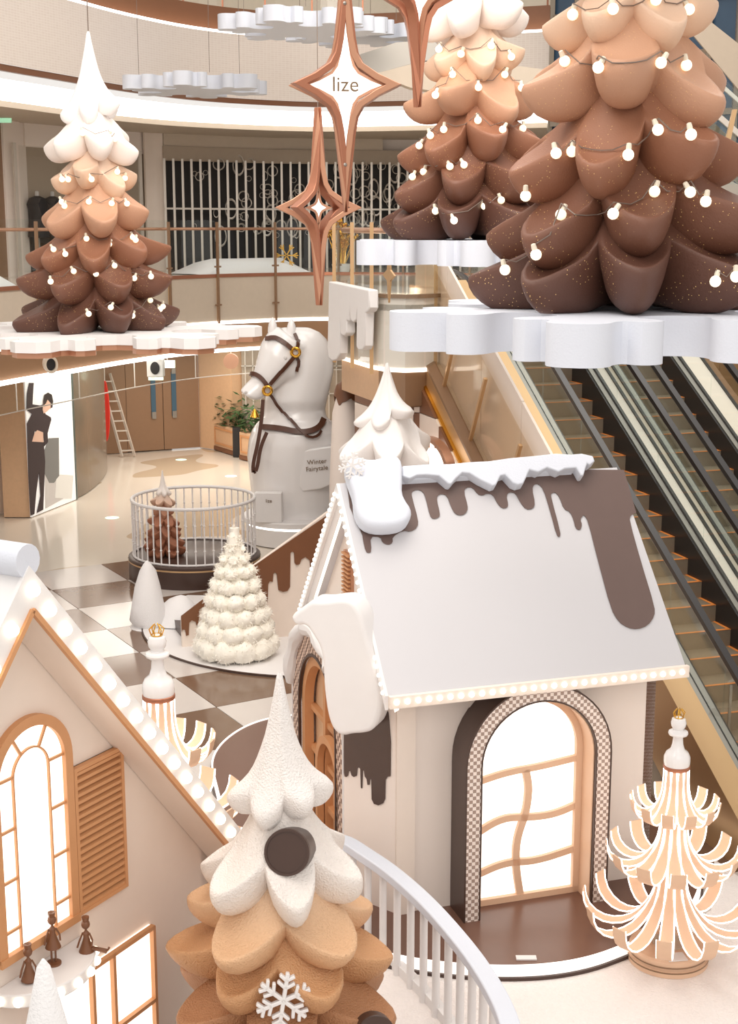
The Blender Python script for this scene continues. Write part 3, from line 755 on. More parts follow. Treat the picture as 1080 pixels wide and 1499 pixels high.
# inclined side balustrade left of the escalators
S0 = Vector((.887, 21.95, 4.33)); US = Vector((.292, -.957, 0)); DS = US + Vector((0, 0, -SL))
stair = thing('side_balustrade', 'inclined champagne stringer with cream panels and leaning bronze bars left of the escalators', 'balustrade')
def sb(name, a, b, w0, w1, h0, h1, m):
    mb = MB(); q = []
    for s in (a, b):
        for (w_, h_) in ((w0, h0), (w1, h0), (w1, h1), (w0, h1)): q.append(S0 + DS * s + V * w_ + Vector((0, 0, h_)))
    mb.add(q, [(0, 1, 2, 3), (7, 6, 5, 4), (0, 4, 5, 1), (1, 5, 6, 2), (2, 6, 7, 3), (3, 7, 4, 0)]); return mb.build(name, m, stair, smooth=False)
sb('stringer', 0, 4.8, 0, .12, -.30, .04, 'goldp'); sb('stringer_cap', 0, 4.8, -.03, .15, .04, .10, 'bdoor')
sb('stringer_lip', 0, 4.8, -.05, 0, -.34, -.27, 'gold')
sb('inner_wall', -1.2, 4.8, .13, .15, .1, 1.5, 'glassw')
for k in range(4): sb('cream_panel', -1.2 + k * 1.5, .28 + k * 1.5, .24, .28, .0, 1.75, 'cream')
sb('base_channel', -.5, 4.8, .12, .34, -.05, .04, 'beige')
su = V.cross(DS).normalized()
if su.z < 0: su = -su
for s in (.55, 1.7, 3.0, 4.3):
    a = S0 + DS * s + V * .10; MB().bar(a, a + su * 1.2, .05, .05).build('glazing_bar', 'goldp', stair)

# chequered wall under landing and balustrade
cw = sroot('wall_checkered')
def tilewall(Q0, dr, Ltot, ztop, cellw, cellh, par=0):
    nr = Vector((-dr.y, dr.x, 0)); nr = nr if nr.y > 0 else -nr
    i = 0
    while i * cellw < Ltot:
        for j in range(10):
            s0_ = i * cellw; s1_ = min(Ltot, s0_ + cellw - .012); z0_ = j * cellh; z1_ = z0_ + cellh - .012
            ta, tb = ztop(s0_), ztop(s1_)
            if z0_ >= max(ta, tb) - .02: continue
            poly = [(s0_, z0_), (s1_, z0_)] if tb > z0_ else [(s0_, z0_), (s0_ + (s1_ - s0_) * (ta - z0_) / (ta - tb), z0_)]
            if tb > z0_: poly.append((s1_, min(z1_, tb)))
            if ta > z1_ and tb < z1_: poly.append((s0_ + (s1_ - s0_) * (ta - z1_) / (ta - tb), z1_))
            poly.append((s0_, min(z1_, ta)))
            MB().prism([Q0 + dr * a + Vector((0, 0, b)) for a, b in poly], nr * .05).build('tile', 'chocw' if (i + j + par) % 2 else 'cream', cw, smooth=False)
        i += 1
    MB().prism([Q0 + dr * a + Vector((0, 0, b)) + nr * .05 for a, b in ((0, 0), (Ltot, 0), (Ltot, ztop(Ltot)), (0, ztop(0)))], nr * .05).build('backing', 'beige', cw, smooth=False)
Q1 = Vector((-.24, 23.35, 0)); Q2 = Vector((.16, 22.2, 0)); Q3 = Vector((.80, 21.93, 0))
tilewall(Q1, (Q2 - Q1).normalized(), (Q2 - Q1).length, lambda s: 3.74, .93, .40)
tilewall(Q2, (Q3 - Q2).normalized(), (Q3 - Q2).length, lambda s: 3.74, .3, .40, 1)
Q0 = Q3
tilewall(Q3, US, 4.2, lambda s: 4.02 - SL * s, .90, .40)
# lit clock-like openings
for (x, y, rx, rz_, lb) in ((597, 645, .16, .36, 'narrow glowing oval window on the chequered wall behind the white tree'), (638, 672, .40, .40, 'round glowing clock face on the chequered wall above the ridge snow')):
    q = onplane(x, y + 6, Q0 - V * .1, V)
    t = thing('lit_window', lb, 'window', tuple(q), atan2(US.y, US.x), 'glowing openings on the chequered wall')
    f = 2.6 if rx < .3 else 2.2
    lo = [(rx * f * cos(a), 0, rz_ * sin(a)) for a in [2 * pi * k / 32 for k in range(32)]]
    li = [(p[0] * .86, 0, p[2] * .86) for p in lo]
    MB().ring(lo, li, (0, -.14, 0)).build('frame', 'copper', t)
    MB().prism(li, (0, .02, 0)).build('pane', 'pane', t)
    mb = MB()
    for k in range(12):
        a = k * pi / 6; mb.box(rx * f * .68 * cos(a) - .03, rx * f * .68 * cos(a) + .03, -.02, -.005, rz_ * .68 * sin(a) - .04, rz_ * .68 * sin(a) + .04)
    mb.build('numeral', 'copper', t)

# right upper background: blue glazing, upper escalator
bg = sroot('window_3')
A_ = pY(800, 330, 33); B_ = pY(1250, 330, 27)
zs((A_.x, A_.y), (B_.x, B_.y), 5.3, 16, 'darkb', 'glazing', bg)
dv = (B_ - A_)
for i in range(12):
    p = A_ + dv * (i / 11); MB().box(p.x - .05, p.x + .05, p.y - .14, p.y - .02, 5.3, 14).build('mullion', 'smoky', bg, smooth=False)
for z in (6.5, 7.6, 8.7, 9.9, 11):
    MB().prism([(A_.x, A_.y - .16, z), (B_.x, B_.y - .16, z), (B_.x, B_.y - .05, z), (A_.x, A_.y - .05, z)], (0, 0, .12)).build('transom', 'smoky', bg, smooth=False)
ue = thing('upper_escalator', 'grey upper escalator with glass sides crossing behind the largest tree', 'escalator')
def dl(pts, Yd, m, name, th=.06):
    q = [pY(x, y, Yd) for x, y in pts]; return MB().prism(q, (0, th, 0)).build(name, m, ue, smooth=False)
dl([(860, -60), (905, -30), (1140, 190), (1140, 270), (1060, 270), (900, 110)], 24, 'glass', 'glass_side', .02)
dl([(900, 30), (1160, 260), (1160, 270), (900, 42)], 23.9, 'alu', 'handrail')
dl([(900, -20), (1160, 215), (1160, 222), (900, -12)], 25.4, 'alu', 'handrail')
dl([(885, 40), (900, 40), (1160, 290), (1160, 345), (1040, 230)], 24.4, 'smoky', 'truss')
dl([(980, 10), (1010, 8), (1120, 95), (1120, 140), (1080, 130)], 26, 'beiged', 'deck')
dl([(1073, 160), (1079, 160), (1063, 236), (1055, 236)], 23.5, 'goldp', 'bracket', .08)
dl([(1000, 230), (1160, 310), (1160, 420), (1000, 420)], 25.5, 'alu', 'shutter_panel')
# metal duct and soffit, upper middle
du = thing('metal_fascia', 'polished steel clad escalator soffit seen behind the large star', 'cladding')
q = [pY(x, y, 30) for x, y in ((520, 82), (580, 62), (612, 60), (660, 62), (660, 84), (615, 90), (548, 108))]
MB().prism(q, (0, .5, 0)).build('panel', 'steel', du, smooth=False)
q = [pY(x, y, 29.8) for x, y in ((548, 108), (612, 91), (680, 86), (860, 110), (860, 150), (680, 140), (600, 128))]
MB().prism(q, (0, .5, 0)).build('soffit', 'beige', du, smooth=False)
#OBJECTS
# ============================================================= ICING TREES
TIERS = [  # tip height, top height, radius, lobes, phase (fractions of tree height)
    (.015, .27, .290, 8, 0.0), (.12, .36, .275, 7, .35), (.235, .46, .242, 7, .9), (.355, .57, .215, 6, .45), (.48, .66, .160, 6, .05), (.595, .79, .178, 6, .55), (.735, 1.0, .108, 6, .2)]
PAL = [(0, (84, 54, 44)), (.12, (106, 68, 52)), (.26, (140, 92, 68)), (.38, (186, 140, 112)), (.50, (216, 180, 152)), (.58, (236, 222, 212)), (.72, (240, 235, 233)), (1.0, (242, 240, 240))]
def palette(t, pal=PAL):
    for (a, ca), (b, cb) in zip(pal, pal[1:]):
        if t <= b:
            k = (t - a) / (b - a); return tuple(lin(ca[i] + (cb[i] - ca[i]) * k) for i in range(3))
    return tuple(lin(c) for c in pal[-1][1])
LOBE = [(.16, 1.0), (.27, .83), (.38, .65), (.51, .46), (.65, .31), (.79, .215), (.91, .185), (1.0, .19), (1.01, .12), (.95, .01), (.82, -.09), (.62, -.12), (.34, -.04), (.08, .0)]
VALL = [(.14, 1.0), (.24, .84), (.32, .71), (.40, .60), (.47, .52), (.53, .46), (.56, .42), (.575, .38), (.56, .31), (.52, .24), (.45, .17), (.36, .10), (.24, .04), (.08, .0)]
CONE = [(.0, 1.0), (.05, .985), (.10, .86), (.20, .66), (.32, .46), (.50, .28), (.72, .15), (1.0, .05), (.99, -.02), (.88, -.08), (.74, -.11), (.52, -.09), (.3, -.02), (.08, .0)]
CONV = [(.0, 1.0), (.05, .985), (.10, .86), (.19, .66), (.29, .47), (.43, .31), (.58, .19), (.68, .12), (.66, .06), (.58, .0), (.48, -.04), (.36, -.05), (.22, -.02), (.08, .0)]
def tier_mesh(H, tier, seed, cone=False, pal=PAL, glit=1, depth=1.0, nl=None, shade=None):
    zt, ztop, R, n, ph = tier
    if nl: n = nl
    A, B = (CONE, CONV) if cone else (LOBE, VALL)
    seg = n * 12; vs = []; fs = []; cols = []; rnd = random.Random(seed)
    lobes = [(1 + rnd.uniform(-.12, .07), rnd.uniform(-.10, .10)) for _ in range(n)]
    # denser profile
    def dens(P):
        q = [(a, b, 0) for a, b in P]; q = smoothc(q, it=1); return q
    A = dens(A); B = dens(B); m = len(A)
    for k in range(seg):
        th = 2 * pi * k / seg + ph * 2 * pi / n; u = (k % 12) / 12.0; li = k // 12
        sw = abs(sin(pi * u))
        amp, dz = lobes[li]; amp = 1 + (amp - 1) * sw
        for i in range(m):
            w_ = sw ** (.7 + .75 * max(0, A[i].x - .35))
            r = (B[i].x + (A[i].x - B[i].x) * w_ * depth); z = (B[i].y + (A[i].y - B[i].y) * w_)
            r += .03 * noise.noise(Vector((cos(th) * 2, sin(th) * 2, z * 2 + seed)))
            pin = max(0, r - .55) * (.55 if not cone else .4)
            th2 = th + (0.5 - u) * 2 * pi / n * pin * w_
            x = R * H * r * amp * cos(th2); y = R * H * r * amp * sin(th2)
            zz = H * (zt + (ztop - zt) * z + dz * .3 * r)
            if zt < .05: zz = max(zz, 0)
            p = Vector((x, y, zz)); d = noise.noise(p * 2.3 / H * 4 + Vector((seed, 0, 0))) * .012 * H * r
            p.x += d * cos(th); p.y += d * sin(th); vs.append(p)
            hh = zz / H; cols.append(palette(max(0, min(1, zt + .02 + (ztop - zt) * max(0, z) * .33)), pal))
    for k in range(seg):
        l = (k + 1) % seg
        for i in range(m - 1): fs.append((k * m + i, k * m + i + 1, l * m + i + 1, l * m + i))
    return vs, fs, cols
def icing_tree(name, label, cat, loc, H, rz=0, pal=PAL, glit=1.0, matn='tree', group=None, tiers=TIERS, rscale=1, nl=None):
    t = thing(name, label, cat, loc, rz, group); bv = []; bf = []
    Mw = Matrix.Translation(Vector(loc)) @ Matrix.Rotation(rz, 4, 'Z')
    for k, T in enumerate(tiers):
        T = (T[0], T[1], T[2] * rscale, T[3], T[4])
        vs, fs, cols = tier_mesh(H, T, k + int(H * 10), k == len(tiers) - 1, pal, nl=nl)
        mb = MB().add(vs, fs); o = mb.build('tier', matn, t, ang=80)
        ca = o.data.color_attributes.new('Col', 'FLOAT_COLOR', 'POINT')
        g = max(0, min(1, (.55 - T[0]) * 2.2)) * glit
        for i, c in enumerate(cols): ca.data[i].color = (c[0], c[1], c[2], g)
        n = len(bv); bv += [Mw @ v for v in vs]; bf += [tuple(i + n for i in f) for f in fs]
    return t, BVHTree.FromPolygons(bv, bf)
def hit(bvh, x, y, cY):
    d = ray(x, y).normalized(); r = bvh.ray_cast(ORI, d)
    if r[0] is None:
        p = pY(x, y, cY); q = bvh.find_nearest(p); return q[0], q[1] if q[1].dot(d) < 0 else -q[1]
    nn = r[1] if r[1].dot(d) < 0 else -r[1]
    return r[0], nn
def string_lights(label, rows, bvh, cY, rad, tr, group='bulb strings on the icing trees'):
    t = thing('string_lights', label, 'string lights', tr.location, 0, group); loc = Vector(tr.location)
    src = None; wmb = MB()
    for row in rows:
        row = sorted(row); last = None; wmb = MB()
        for i, (x, y) in enumerate(row):
            p, nn = hit(bvh, x, y, cY); nn = nn.normalized(); c = p + nn * rad * .9
            up_ = Vector((random.uniform(-.5, .5), 0, 1)).normalized()
            if src is None:
                src = MB().ball((0, 0, 0), rad, 14).build('bulb', 'bulb', t)
                so = MB().lathe([(rad * .45, rad * .75), (rad * .5, rad * 1.2), (rad * .42, rad * 1.9), (rad * .2, rad * 2.0)], 8).build('socket', 'sock', src); o = src
                o.location = c - loc
            else: o = inst(src, t, c - loc); inst(so, o, (0, 0, 0))
            o.rotation_euler = (random.uniform(-.3, .3), random.uniform(-.6, .6), 0)
            top = c + Vector((0, 0, rad * 1.9))
            if last is not None:
                x0, y0, t0 = last; pts = [t0]
                ns = max(2, int(abs(x - x0) / 14))
                for k in range(1, ns):
                    s = k / ns; sx = x0 + (x - x0) * s; sy = y0 + (y - y0) * s - 8 + (4 * s * (1 - s)) * 6
                    q, n2_ = hit(bvh, sx, sy, cY); pts.append(q + n2_ * rad * .3)
                pts.append(top)
                allp = (allp if i > 1 and allp else []) + [q - loc for q in pts]
            last = (x, y, top)
        if len(row) > 1: wmb.tube(allp, rad * .12, 4)
        if wmb.v: wmb.build('cable', 'wire', t)
    return t
def snowflake_outline(R, notch=.45, it=2):
    arm = [(.56, -.13), (.70, -.31), (.84, -.24), (.76, -.12), (1.0, -.12), (1.0, .12), (.76, .12), (.84, .24), (.70, .31), (.56, .13)]
    pts = []
    for k in range(6):
        a = k * pi / 3; ca, sa = cos(a), sin(a)
        for x, y in arm: pts.append((R * (x * ca - y * sa), R * (x * sa + y * ca), 0))
        b = a + pi / 6; pts.append((R * notch * cos(b), R * notch * sin(b), 0))
    return smoothc(pts, True, it)
def platform(label, loc, R, th, rz, copper=False, ceil=18, it=2, group=None):
    t = thing('snowflake_platform', label, 'platform', loc, rz, group)
    ol = snowflake_outline(R, it=it)
    MB().prism([p + Vector((0, 0, -th * (.66 if copper else 1))) for p in ol], (0, 0, th * (.66 if copper else 1))).build('slab', 'white' if copper else 'foam', t, ang=30)
    if copper: MB().prism([Vector((p.x * .985, p.y * .985, -th)) for p in ol], (0, 0, th * .33)).build('lower_rim', 'copper', t, ang=30)
    for k in range(3 if not copper and th < .3 else 0):
        a = k * 2.1 + .4; MB().tube([(R * .8 * cos(a), R * .8 * sin(a), 0), (R * .8 * cos(a), R * .8 * sin(a), ceil - loc[2])], .006, 4).build('wire', 'wire', t)
    return t
def S1(ox, oy, pts): return [(ox + x / 2.7, oy + y / 2.7) for x, y in pts]

# largest tree, right
HR = 740 * 11.9 / F
cR = pY(908, 452, 11.3); tR, bR = icing_tree('icing_tree', 'largest hanging brown to white icing tree at upper right, cut off by the frame', 'tree', (cR.x, cR.y, cR.z), HR, .35)
string_lights('warm bulb string wound around the largest icing tree', [
    S1(680, 0, [(430, 58), (577, 40), (745, 15), (883, 35)]), S1(680, 0, [(410, 255), (547, 267), (755, 245), (860, 270)]),
    S1(680, 0, [(358, 607), (417, 597), (630, 612), (777, 512), (892, 545)]), S1(680, 250, [(165, 388), (283, 323), (390, 190), (605, 170), (750, 97), (900, 85), (960, 120)]),
    S1(680, 250, [(998, 432), (1075, 415)]), [(771, 283)]], bR, 11.0, .043, tR)
platform('thick white snowflake platform under the largest icing tree', (cR.x, cR.y, cR.z), 1.88, .30, .18)
# middle tree
HM = 460 * 19.2 / F
cM = pY(690, 351, 18.4); tM, bM = icing_tree('icing_tree', 'middle hanging icing tree with white crown, partly hidden by the largest tree', 'tree', (cM.x, cM.y, cM.z), HM, .1)
string_lights('warm bulb string on the middle icing tree', [
    S1(300, 0, [(925, 207), (1005, 213), (1130, 190), (1210, 222)]), S1(300, 0, [(923, 373), (982, 305), (1085, 350), (1185, 300), (1245, 347)]),
    S1(300, 0, [(848, 575), (890, 547), (950, 520), (1075, 487), (1180, 525), (1262, 495)]), S1(300, 0, [(822, 710), (863, 670), (960, 650), (1025, 660)]),
    S1(350, 250, [(770, 157), (845, 190), (957, 137), (1030, 128)])], bM, 18.2, .046, tM)
platform('white snowflake platform under the middle icing tree', (cM.x, cM.y, cM.z), 1.65, .3, .5)
# left tree
HL = 408 * 21.3 / F
cL = pY(146, 482, 21); tL, bL = icing_tree('icing_tree', 'whole hanging icing tree at upper left, white cone shading down to dark brown', 'tree', (cL.x, cL.y, cL.z), HL, .9)
string_lights('warm bulb string on the left icing tree', [
    S1(0, 0, [(320, 527), (432, 547), (455, 549)]), S1(0, 0, [(246, 707), (268, 707), (355, 705), (458, 685), (490, 703)]),
    S1(0, 250, [(250, 130), (261, 146), (351, 130), (441, 137), (503, 130)]), S1(0, 250, [(217, 318), (254, 327), (341, 275), (438, 288), (520, 270), (533, 282)]),
    S1(0, 250, [(205, 446), (295, 405), (387, 409), (449, 382), (534, 422), (596, 416)]), S1(0, 250, [(342, 565), (433, 549), (528, 570), (590, 519), (628, 545), (638, 535)])], bL, 20.8, .042, tL)
pl = platform('thin white snowflake platform with copper underside below the left icing tree', (cL.x, cL.y, cL.z), 2.45, .22, .3, True, it=1)
MB().tube([(0, 0, HL - .02), (0, 0, 18 - cL.z)], .008, 4).build('wire', 'wire', tL)
# hanging white snowflake discs
for (x, y, Yd, R, lb, a) in ((443, 35, 28, 1.62, 'white snowflake disc hanging at top, left of the large copper star', .2), (287, 124, 31, 1.6, 'white snowflake disc hanging in front of the left gallery fascia', .45), (520, 48, 31, 1.5, 'white snowflake disc seen through the large copper star', .9)):
    q = pY(x, y, Yd); platform(lb, (q.x, q.y, q.z + .13), R, .28, a, group='hanging snowflake discs')

# ============================================================= COPPER STARS
def star_loop(Hh, Wd, lower=1):
    q = [(0, 1.0), (.09, .66), (.17, .36), (.22, .25), (.32, .17), (.60, .085), (1.0, 0)]
    pts = [(Wd * x, Hh * y) for x, y in q] + [(Wd * x, -Hh * lower * y) for x, y in q[-2::-1]]
    pts += [(-x, z) for x, z in pts[-2:0:-1]]
    return pts
def inset(pts, d):
    N = len(pts); out = []
    for i in range(N):
        a = Vector(pts[i - 1]); p = Vector(pts[i]); b = Vector(pts[(i + 1) % N])
        e1 = (p - a).normalized(); e2 = (b - p).normalized(); n1 = Vector((e1.y, -e1.x)); n2_ = Vector((e2.y, -e2.x)); m_ = n1 + n2_
        if m_.length < 1e-4: m_ = n1
        m_.normalize(); c = max(.22, m_.dot(n1)); out.append(tuple(p + m_ * d / c))
    return out
def star(label, x, y, Yd, Hh, Wd, frames, panel, text=None, top=16):
    q = pY(x, y, Yd); t = thing('copper_star', label, 'star', tuple(q), 0, None)
    for (sc_, rot, th, m_) in frames:
        o_ = star_loop(Hh * sc_, Wd * sc_); i_ = inset(o_, .052)
        f = MB().ring([(a, -th / 2, b) for a, b in o_], [(a, -th / 2, b) for a, b in i_], (0, th, 0)).build('frame', m_, t, ang=30, bevel=.006, bseg=2); f.rotation_euler = (0, 0, rot)
    ps, pr_ = panel
    lo = star_loop(Hh * ps, Wd * ps * 1.25)
    p_ = MB().prism([(a, -.03, b) for a, b in lo], (0, .06, 0)).build('lit_panel', 'pane', t); p_.rotation_euler = (0, 0, pr_)
    lo2 = star_loop(Hh * (ps + .05), Wd * (ps + .05) * 1.28); 
    f = MB().ring([(a, -.04, b) for a, b in lo2], [(a, -.04, b) for a, b in inset(lo2, .022)], (0, .08, 0)).build('panel_rim', 'copper', t, ang=30); f.rotation_euler = (0, 0, pr_)
    if text:
        text3d('lettering', text, .17, Matrix.Rotation(pr_, 4, 'Z') @ Matrix.Translation((0, -.04, 0)) @ Matrix.Rotation(pi / 2, 4, 'X'), 'text', t)
    MB().tube([(0, 0, Hh), (0, 0, top - q.z)], .006, 4).build('wire', 'wire', t)
    MB().ball((0, -.05, Hh * (ps + .06)), .018, 8).ball((0, -.05, -Hh * (ps + .06)), .018, 8).build('bolt', 'steel', t)
star('large copper frame star with glowing white centre lettered lize', 505, 125, 12, 1.03, .47, [(1.0, -.12, .10, 'copper'), (1.0, .42, .10, 'copperd')], (.56, .08), 'lize')
star('smaller copper frame star hanging lower left of the large one', 466, 304, 14.4, .98, .44, [(1.0, .12, .09, 'copper'), (1.0, 1.0, .09, 'copperd')], (.2, .1))
star('copper frame star at the top edge beside the middle tree, mostly cut off', 612, -18, 13, 1.02, .56, [(1.0, .15, .09, 'copperd'), (.78, -.3, .08, 'copper'), (1.0, 1.1, .08, 'copperd')], (.5, .2))

# ============================================================= HORSE ON PLINTH
hc = pz(433, 790, 0)
hx, hy = hc.x, 28.9
pl = thing('plinth', 'round white plinth with a glowing ring carrying the horse', 'plinth', (hx, hy, 0))
MB().lathe([(1.06, 0), (1.06, .36)], 48).build('lower_drum', 'white', pl)
MB().lathe([(1.02, .36), (1.02, .42)], 48).build('light_ring', 'led', pl)
MB().lathe([(1.12, .42), (1.12, .52), (1.10, .54), (0.02, .54)], 48).build('top_slab', 'white', pl)
hs = thing('horse_statue', 'glossy white horse bust with brown leather bridle on the round plinth', 'statue', (hx, hy, .54))
K = .01455
def hp(x, y):
    q = pY(x, y, hy - .1); return (q.x - hx, q.z - .54)
def loft(secs, n=28, mb=None):    # secs: (center vec, axis dir a, ra, axis b, rb)
    vs = []; fs = []
    for c, a, ra, b, rb in secs:
        c = Vector(c); a = Vector(a).normalized(); b = Vector(b).normalized()
        for k in range(n):
            th = 2 * pi * k / n; vs.append(c + a * ra * cos(th) + b * rb * sin(th))
    m = len(secs)
    for i in range(m - 1):
        for k in range(n):
            l = (k + 1) % n; fs.append((i * n + k, i * n + l, (i + 1) * n + l, (i + 1) * n + k))
    fs += [tuple(range(n - 1, -1, -1)), tuple(range((m - 1) * n, m * n))]
    (mb or MB()).add(vs, fs); return vs
mbh = MB()
# body column: left x, right x, y(px), half depth
body = [(378, 498, 760, .72), (372, 500, 750, .74), (368, 502, 735, .76), (364, 503, 700, .78), (361, 504, 668, .80), (363, 503, 645, .80), (368, 499, 630, .76), (374, 490, 621, .66), (384, 478, 612, .52), (386, 476, 600, .46), (387, 479, 585, .42), (391, 484, 565, .39), (397, 488, 545, .36), (404, 489, 527, .33), (404, 486, 510, .30), (402, 478, 496, .26), (404, 468, 486, .21), (412, 452, 479, .13)]
se = []
for l, r, y, d in body:
    a, z = hp(l, y); b, _ = hp(r, y); lean = 0
    se.append(((((a + b) / 2), 0 - (.10 if y < 600 else 0), z), (1, 0, 0), (b - a) / 2, (0, 1, 0), d))
loft(se, mb=mbh)
# head: from poll down to the muzzle
head = [((428, 492), 26, .24), ((418, 504), 30, .27), ((409, 520), 31, .29), ((401, 536), 27, .26), ((392, 550), 21, .21), ((384, 561), 17, .19), ((376, 568), 16.5, .19), ((370, 572), 15, .18), ((364, 574), 11, .13)]
se = []
dirh = Vector((-.60, 0, -.80))
for i, ((x, y), r, d) in enumerate(head):
    a, z = hp(x, y); nrm_ = Vector((.80, 0, -.60)); se.append(((a, -.28 - .05 * i, z), nrm_, r * K, (0, 1, 0), d))
loft(se, mb=mbh)
# jaw
a, z = hp(424, 536); mbh.ball((a, -.34, z), .30, 20, sz=1.05, sx=.95, sy=.75)
hb = mbh.build('body', 'gloss', hs, ang=80)
rm = hb.modifiers.new('remesh', 'REMESH'); rm.mode = 'VOXEL'; rm.voxel_size = .035; rm.use_smooth_shade = True
sm = hb.modifiers.new('smooth', 'SMOOTH'); sm.iterations = 7; sm.factor = .6
for (x, y, ys) in ((400, 478, -.44), (427, 480, -.36)):
    a, z = hp(x, y)
    MB().lathe([(.09, -.18), (.10, -.06), (.085, .08), (.05, .17), (.01, .22)], 14).build('ear', 'gloss', hs).location = (a, ys + .12, z - .02)
# surface points for tack by nearest projection on loft bvh
bvh_h = BVHTree.FromPolygons([Vector(v) for v in mbh.v], mbh.f)
ho = Vector((hx, hy, .54))
def htack(pts, wdt, name, m, off=.02, closed=False):
    P = smoothc([(x, y, 0) for x, y in pts], it=2); P = resample(P, 22); mb = MB(); A = []; 
    for p in P:
        d = ray(p.x, p.y).normalized(); r = bvh_h.ray_cast(ORI - ho, d)
        if r[0] is None:
            q = bvh_h.find_nearest(pY(p.x, p.y, hy - .35) - ho); A.append((q[0], -q[1] if q[1].dot(d) > 0 else q[1]))
        else: A.append((r[0], -r[1] if r[1].dot(d) > 0 else r[1]))
    vs = []; fs = []
    for i, (p, nn) in enumerate(A):
        t_ = (A[min(i + 1, 21)][0] - A[max(i - 1, 0)][0]).normalized(); s_ = t_.cross(nn).normalized(); c = p + nn * off
        vs += [c - s_ * wdt / 2, c + s_ * wdt / 2, c + s_ * wdt / 2 + nn * .03, c - s_ * wdt / 2 + nn * .03]
    for i in range(21):
        for k in range(4): fs.append((4 * i + k, 4 * i + (k + 1) % 4, 4 * i + 4 + (k + 1) % 4, 4 * i + 4 + k))
    fs += [(3, 2, 1, 0), (84, 85, 86, 87)]
    mb.add(vs, fs); return mb.build(name, m, hs)
def c9(pts): return [(360 + x / 6.244, 460 + y / 6.244) for x, y in pts]
htack(c9([(188, 232), (260, 215), (340, 255), (410, 315)]), .09, 'browband', 'leather', .03)
htack(c9([(445, 180), (475, 240), (455, 330)]), .07, 'crown_strap', 'leather', .03)
htack(c9([(455, 390), (475, 440), (455, 520)]), .06, 'throat_strap', 'leather', .03)
htack(c9([(440, 380), (380, 450), (300, 540), (215, 640)]), .075, 'cheek_strap', 'leather', .03)
htack(c9([(40, 560), (80, 545), (140, 580), (190, 650)]), .09, 'noseband', 'leather', .03)
htack(c9([(158, 1040), (300, 1050), (480, 1090), (600, 1080), (680, 1030), (700, 970)]), .12, 'neck_strap', 'leather', .04)
htack(c9([(235, 730), (330, 870), (420, 990), (500, 1085), (600, 1140), (680, 1080)]), .055, 'rein', 'leather', .05)
def ringp(x, y, R_, name='ring'):
    d = ray(*c9([(x, y)])[0]).normalized(); r = bvh_h.ray_cast(ORI - ho, d)
    p = r[0] if r[0] else bvh_h.find_nearest(pY(*c9([(x, y)])[0], hy - .5) - ho)[0]
    mb = MB(); mb.tube([(R_ * cos(a), 0, R_ * sin(a)) for a in [2 * pi * k / 20 for k in range(20)]], .032, 8, True); o = mb.build(name, 'gold', hs); o.location = p + Vector((0, -.07, 0))
ringp(455, 345, .085); ringp(198, 695, .085)
# hanging rein loop
A_ = pY(*c9([(150, 780)])[0], hy - .85) - ho
P = [pY(x, y, hy - .86) - ho for x, y in c9([(155, 780), (145, 950), (110, 1180), (60, 1380), (70, 1475), (105, 1400), (130, 1220), (190, 1080)])]
mb = MB(); Q = resample(smoothc(P), 30)
for a, b in zip(Q, Q[1:]): mb.bar(a, b, .075, .03, (0, 1, 0))
mb.build('hanging_rein', 'leather', hs)
q = pY(*c9([(80, 930)])[0], hy - .8) - ho
mb = MB().lathe([(.10, -.02), (.09, 0), (.06, .07), (.03, .13), (.01, .15)], 14); o = mb.build('bell', 'gold', hs); o.location = q
MB().ball(tuple(q + Vector((0, 0, -.03))), .03, 8).build('clapper', 'gold', hs)
# side plaque
pa = [pY(x, y, hy - .78) - ho for x, y in ((438, 668), (442, 660), (470, 655), (496, 652), (497, 690), (488, 708), (470, 716), (442, 720), (438, 712))]
MB().prism(pa, (0, .3, 0)).build('saddle_plaque', 'gloss', hs, bevel=.03)
q = pY(468, 681, hy - .80) - ho
for s_, dz in (('Winter', .07), ('Fairytale', -.07)):
    text3d('lettering', s_, .135, Matrix.Translation(q + Vector((-.06, 0, dz))) @ Matrix.Rotation(-.1, 4, 'Y') @ Matrix.Rotation(pi / 2, 4, 'X'), 'text', hs)
a, z = hp(421, 521); MB().ball((a - .03, -.62, z), .05, 12, sy=.5).build('eye', 'greyp', hs)
a, z = hp(364, 570); MB().ball((a, -.80, z + .02), .03, 10, sy=.5).build('nostril', 'greyp', hs)
# sign box in front of horse
q = pz(388, 770, 0)
o = thing('ballot_box', 'small white box with a tiny label standing at the foot of the horse', 'box', (hx - .50, hy - .90, .54))
MB().prism([(-.30, -.1, 0), (.26, -.14, 0), (.28, .08, 0), (-.28, .1, 0)], (0, 0, .62)).build('body', 'white', o, smooth=False, bevel=.015)
text3d('lettering', 'lize', .10, Matrix.Translation((0, -.14, .46)) @ Matrix.Rotation(pi / 2, 4, 'X'), 'text', o)

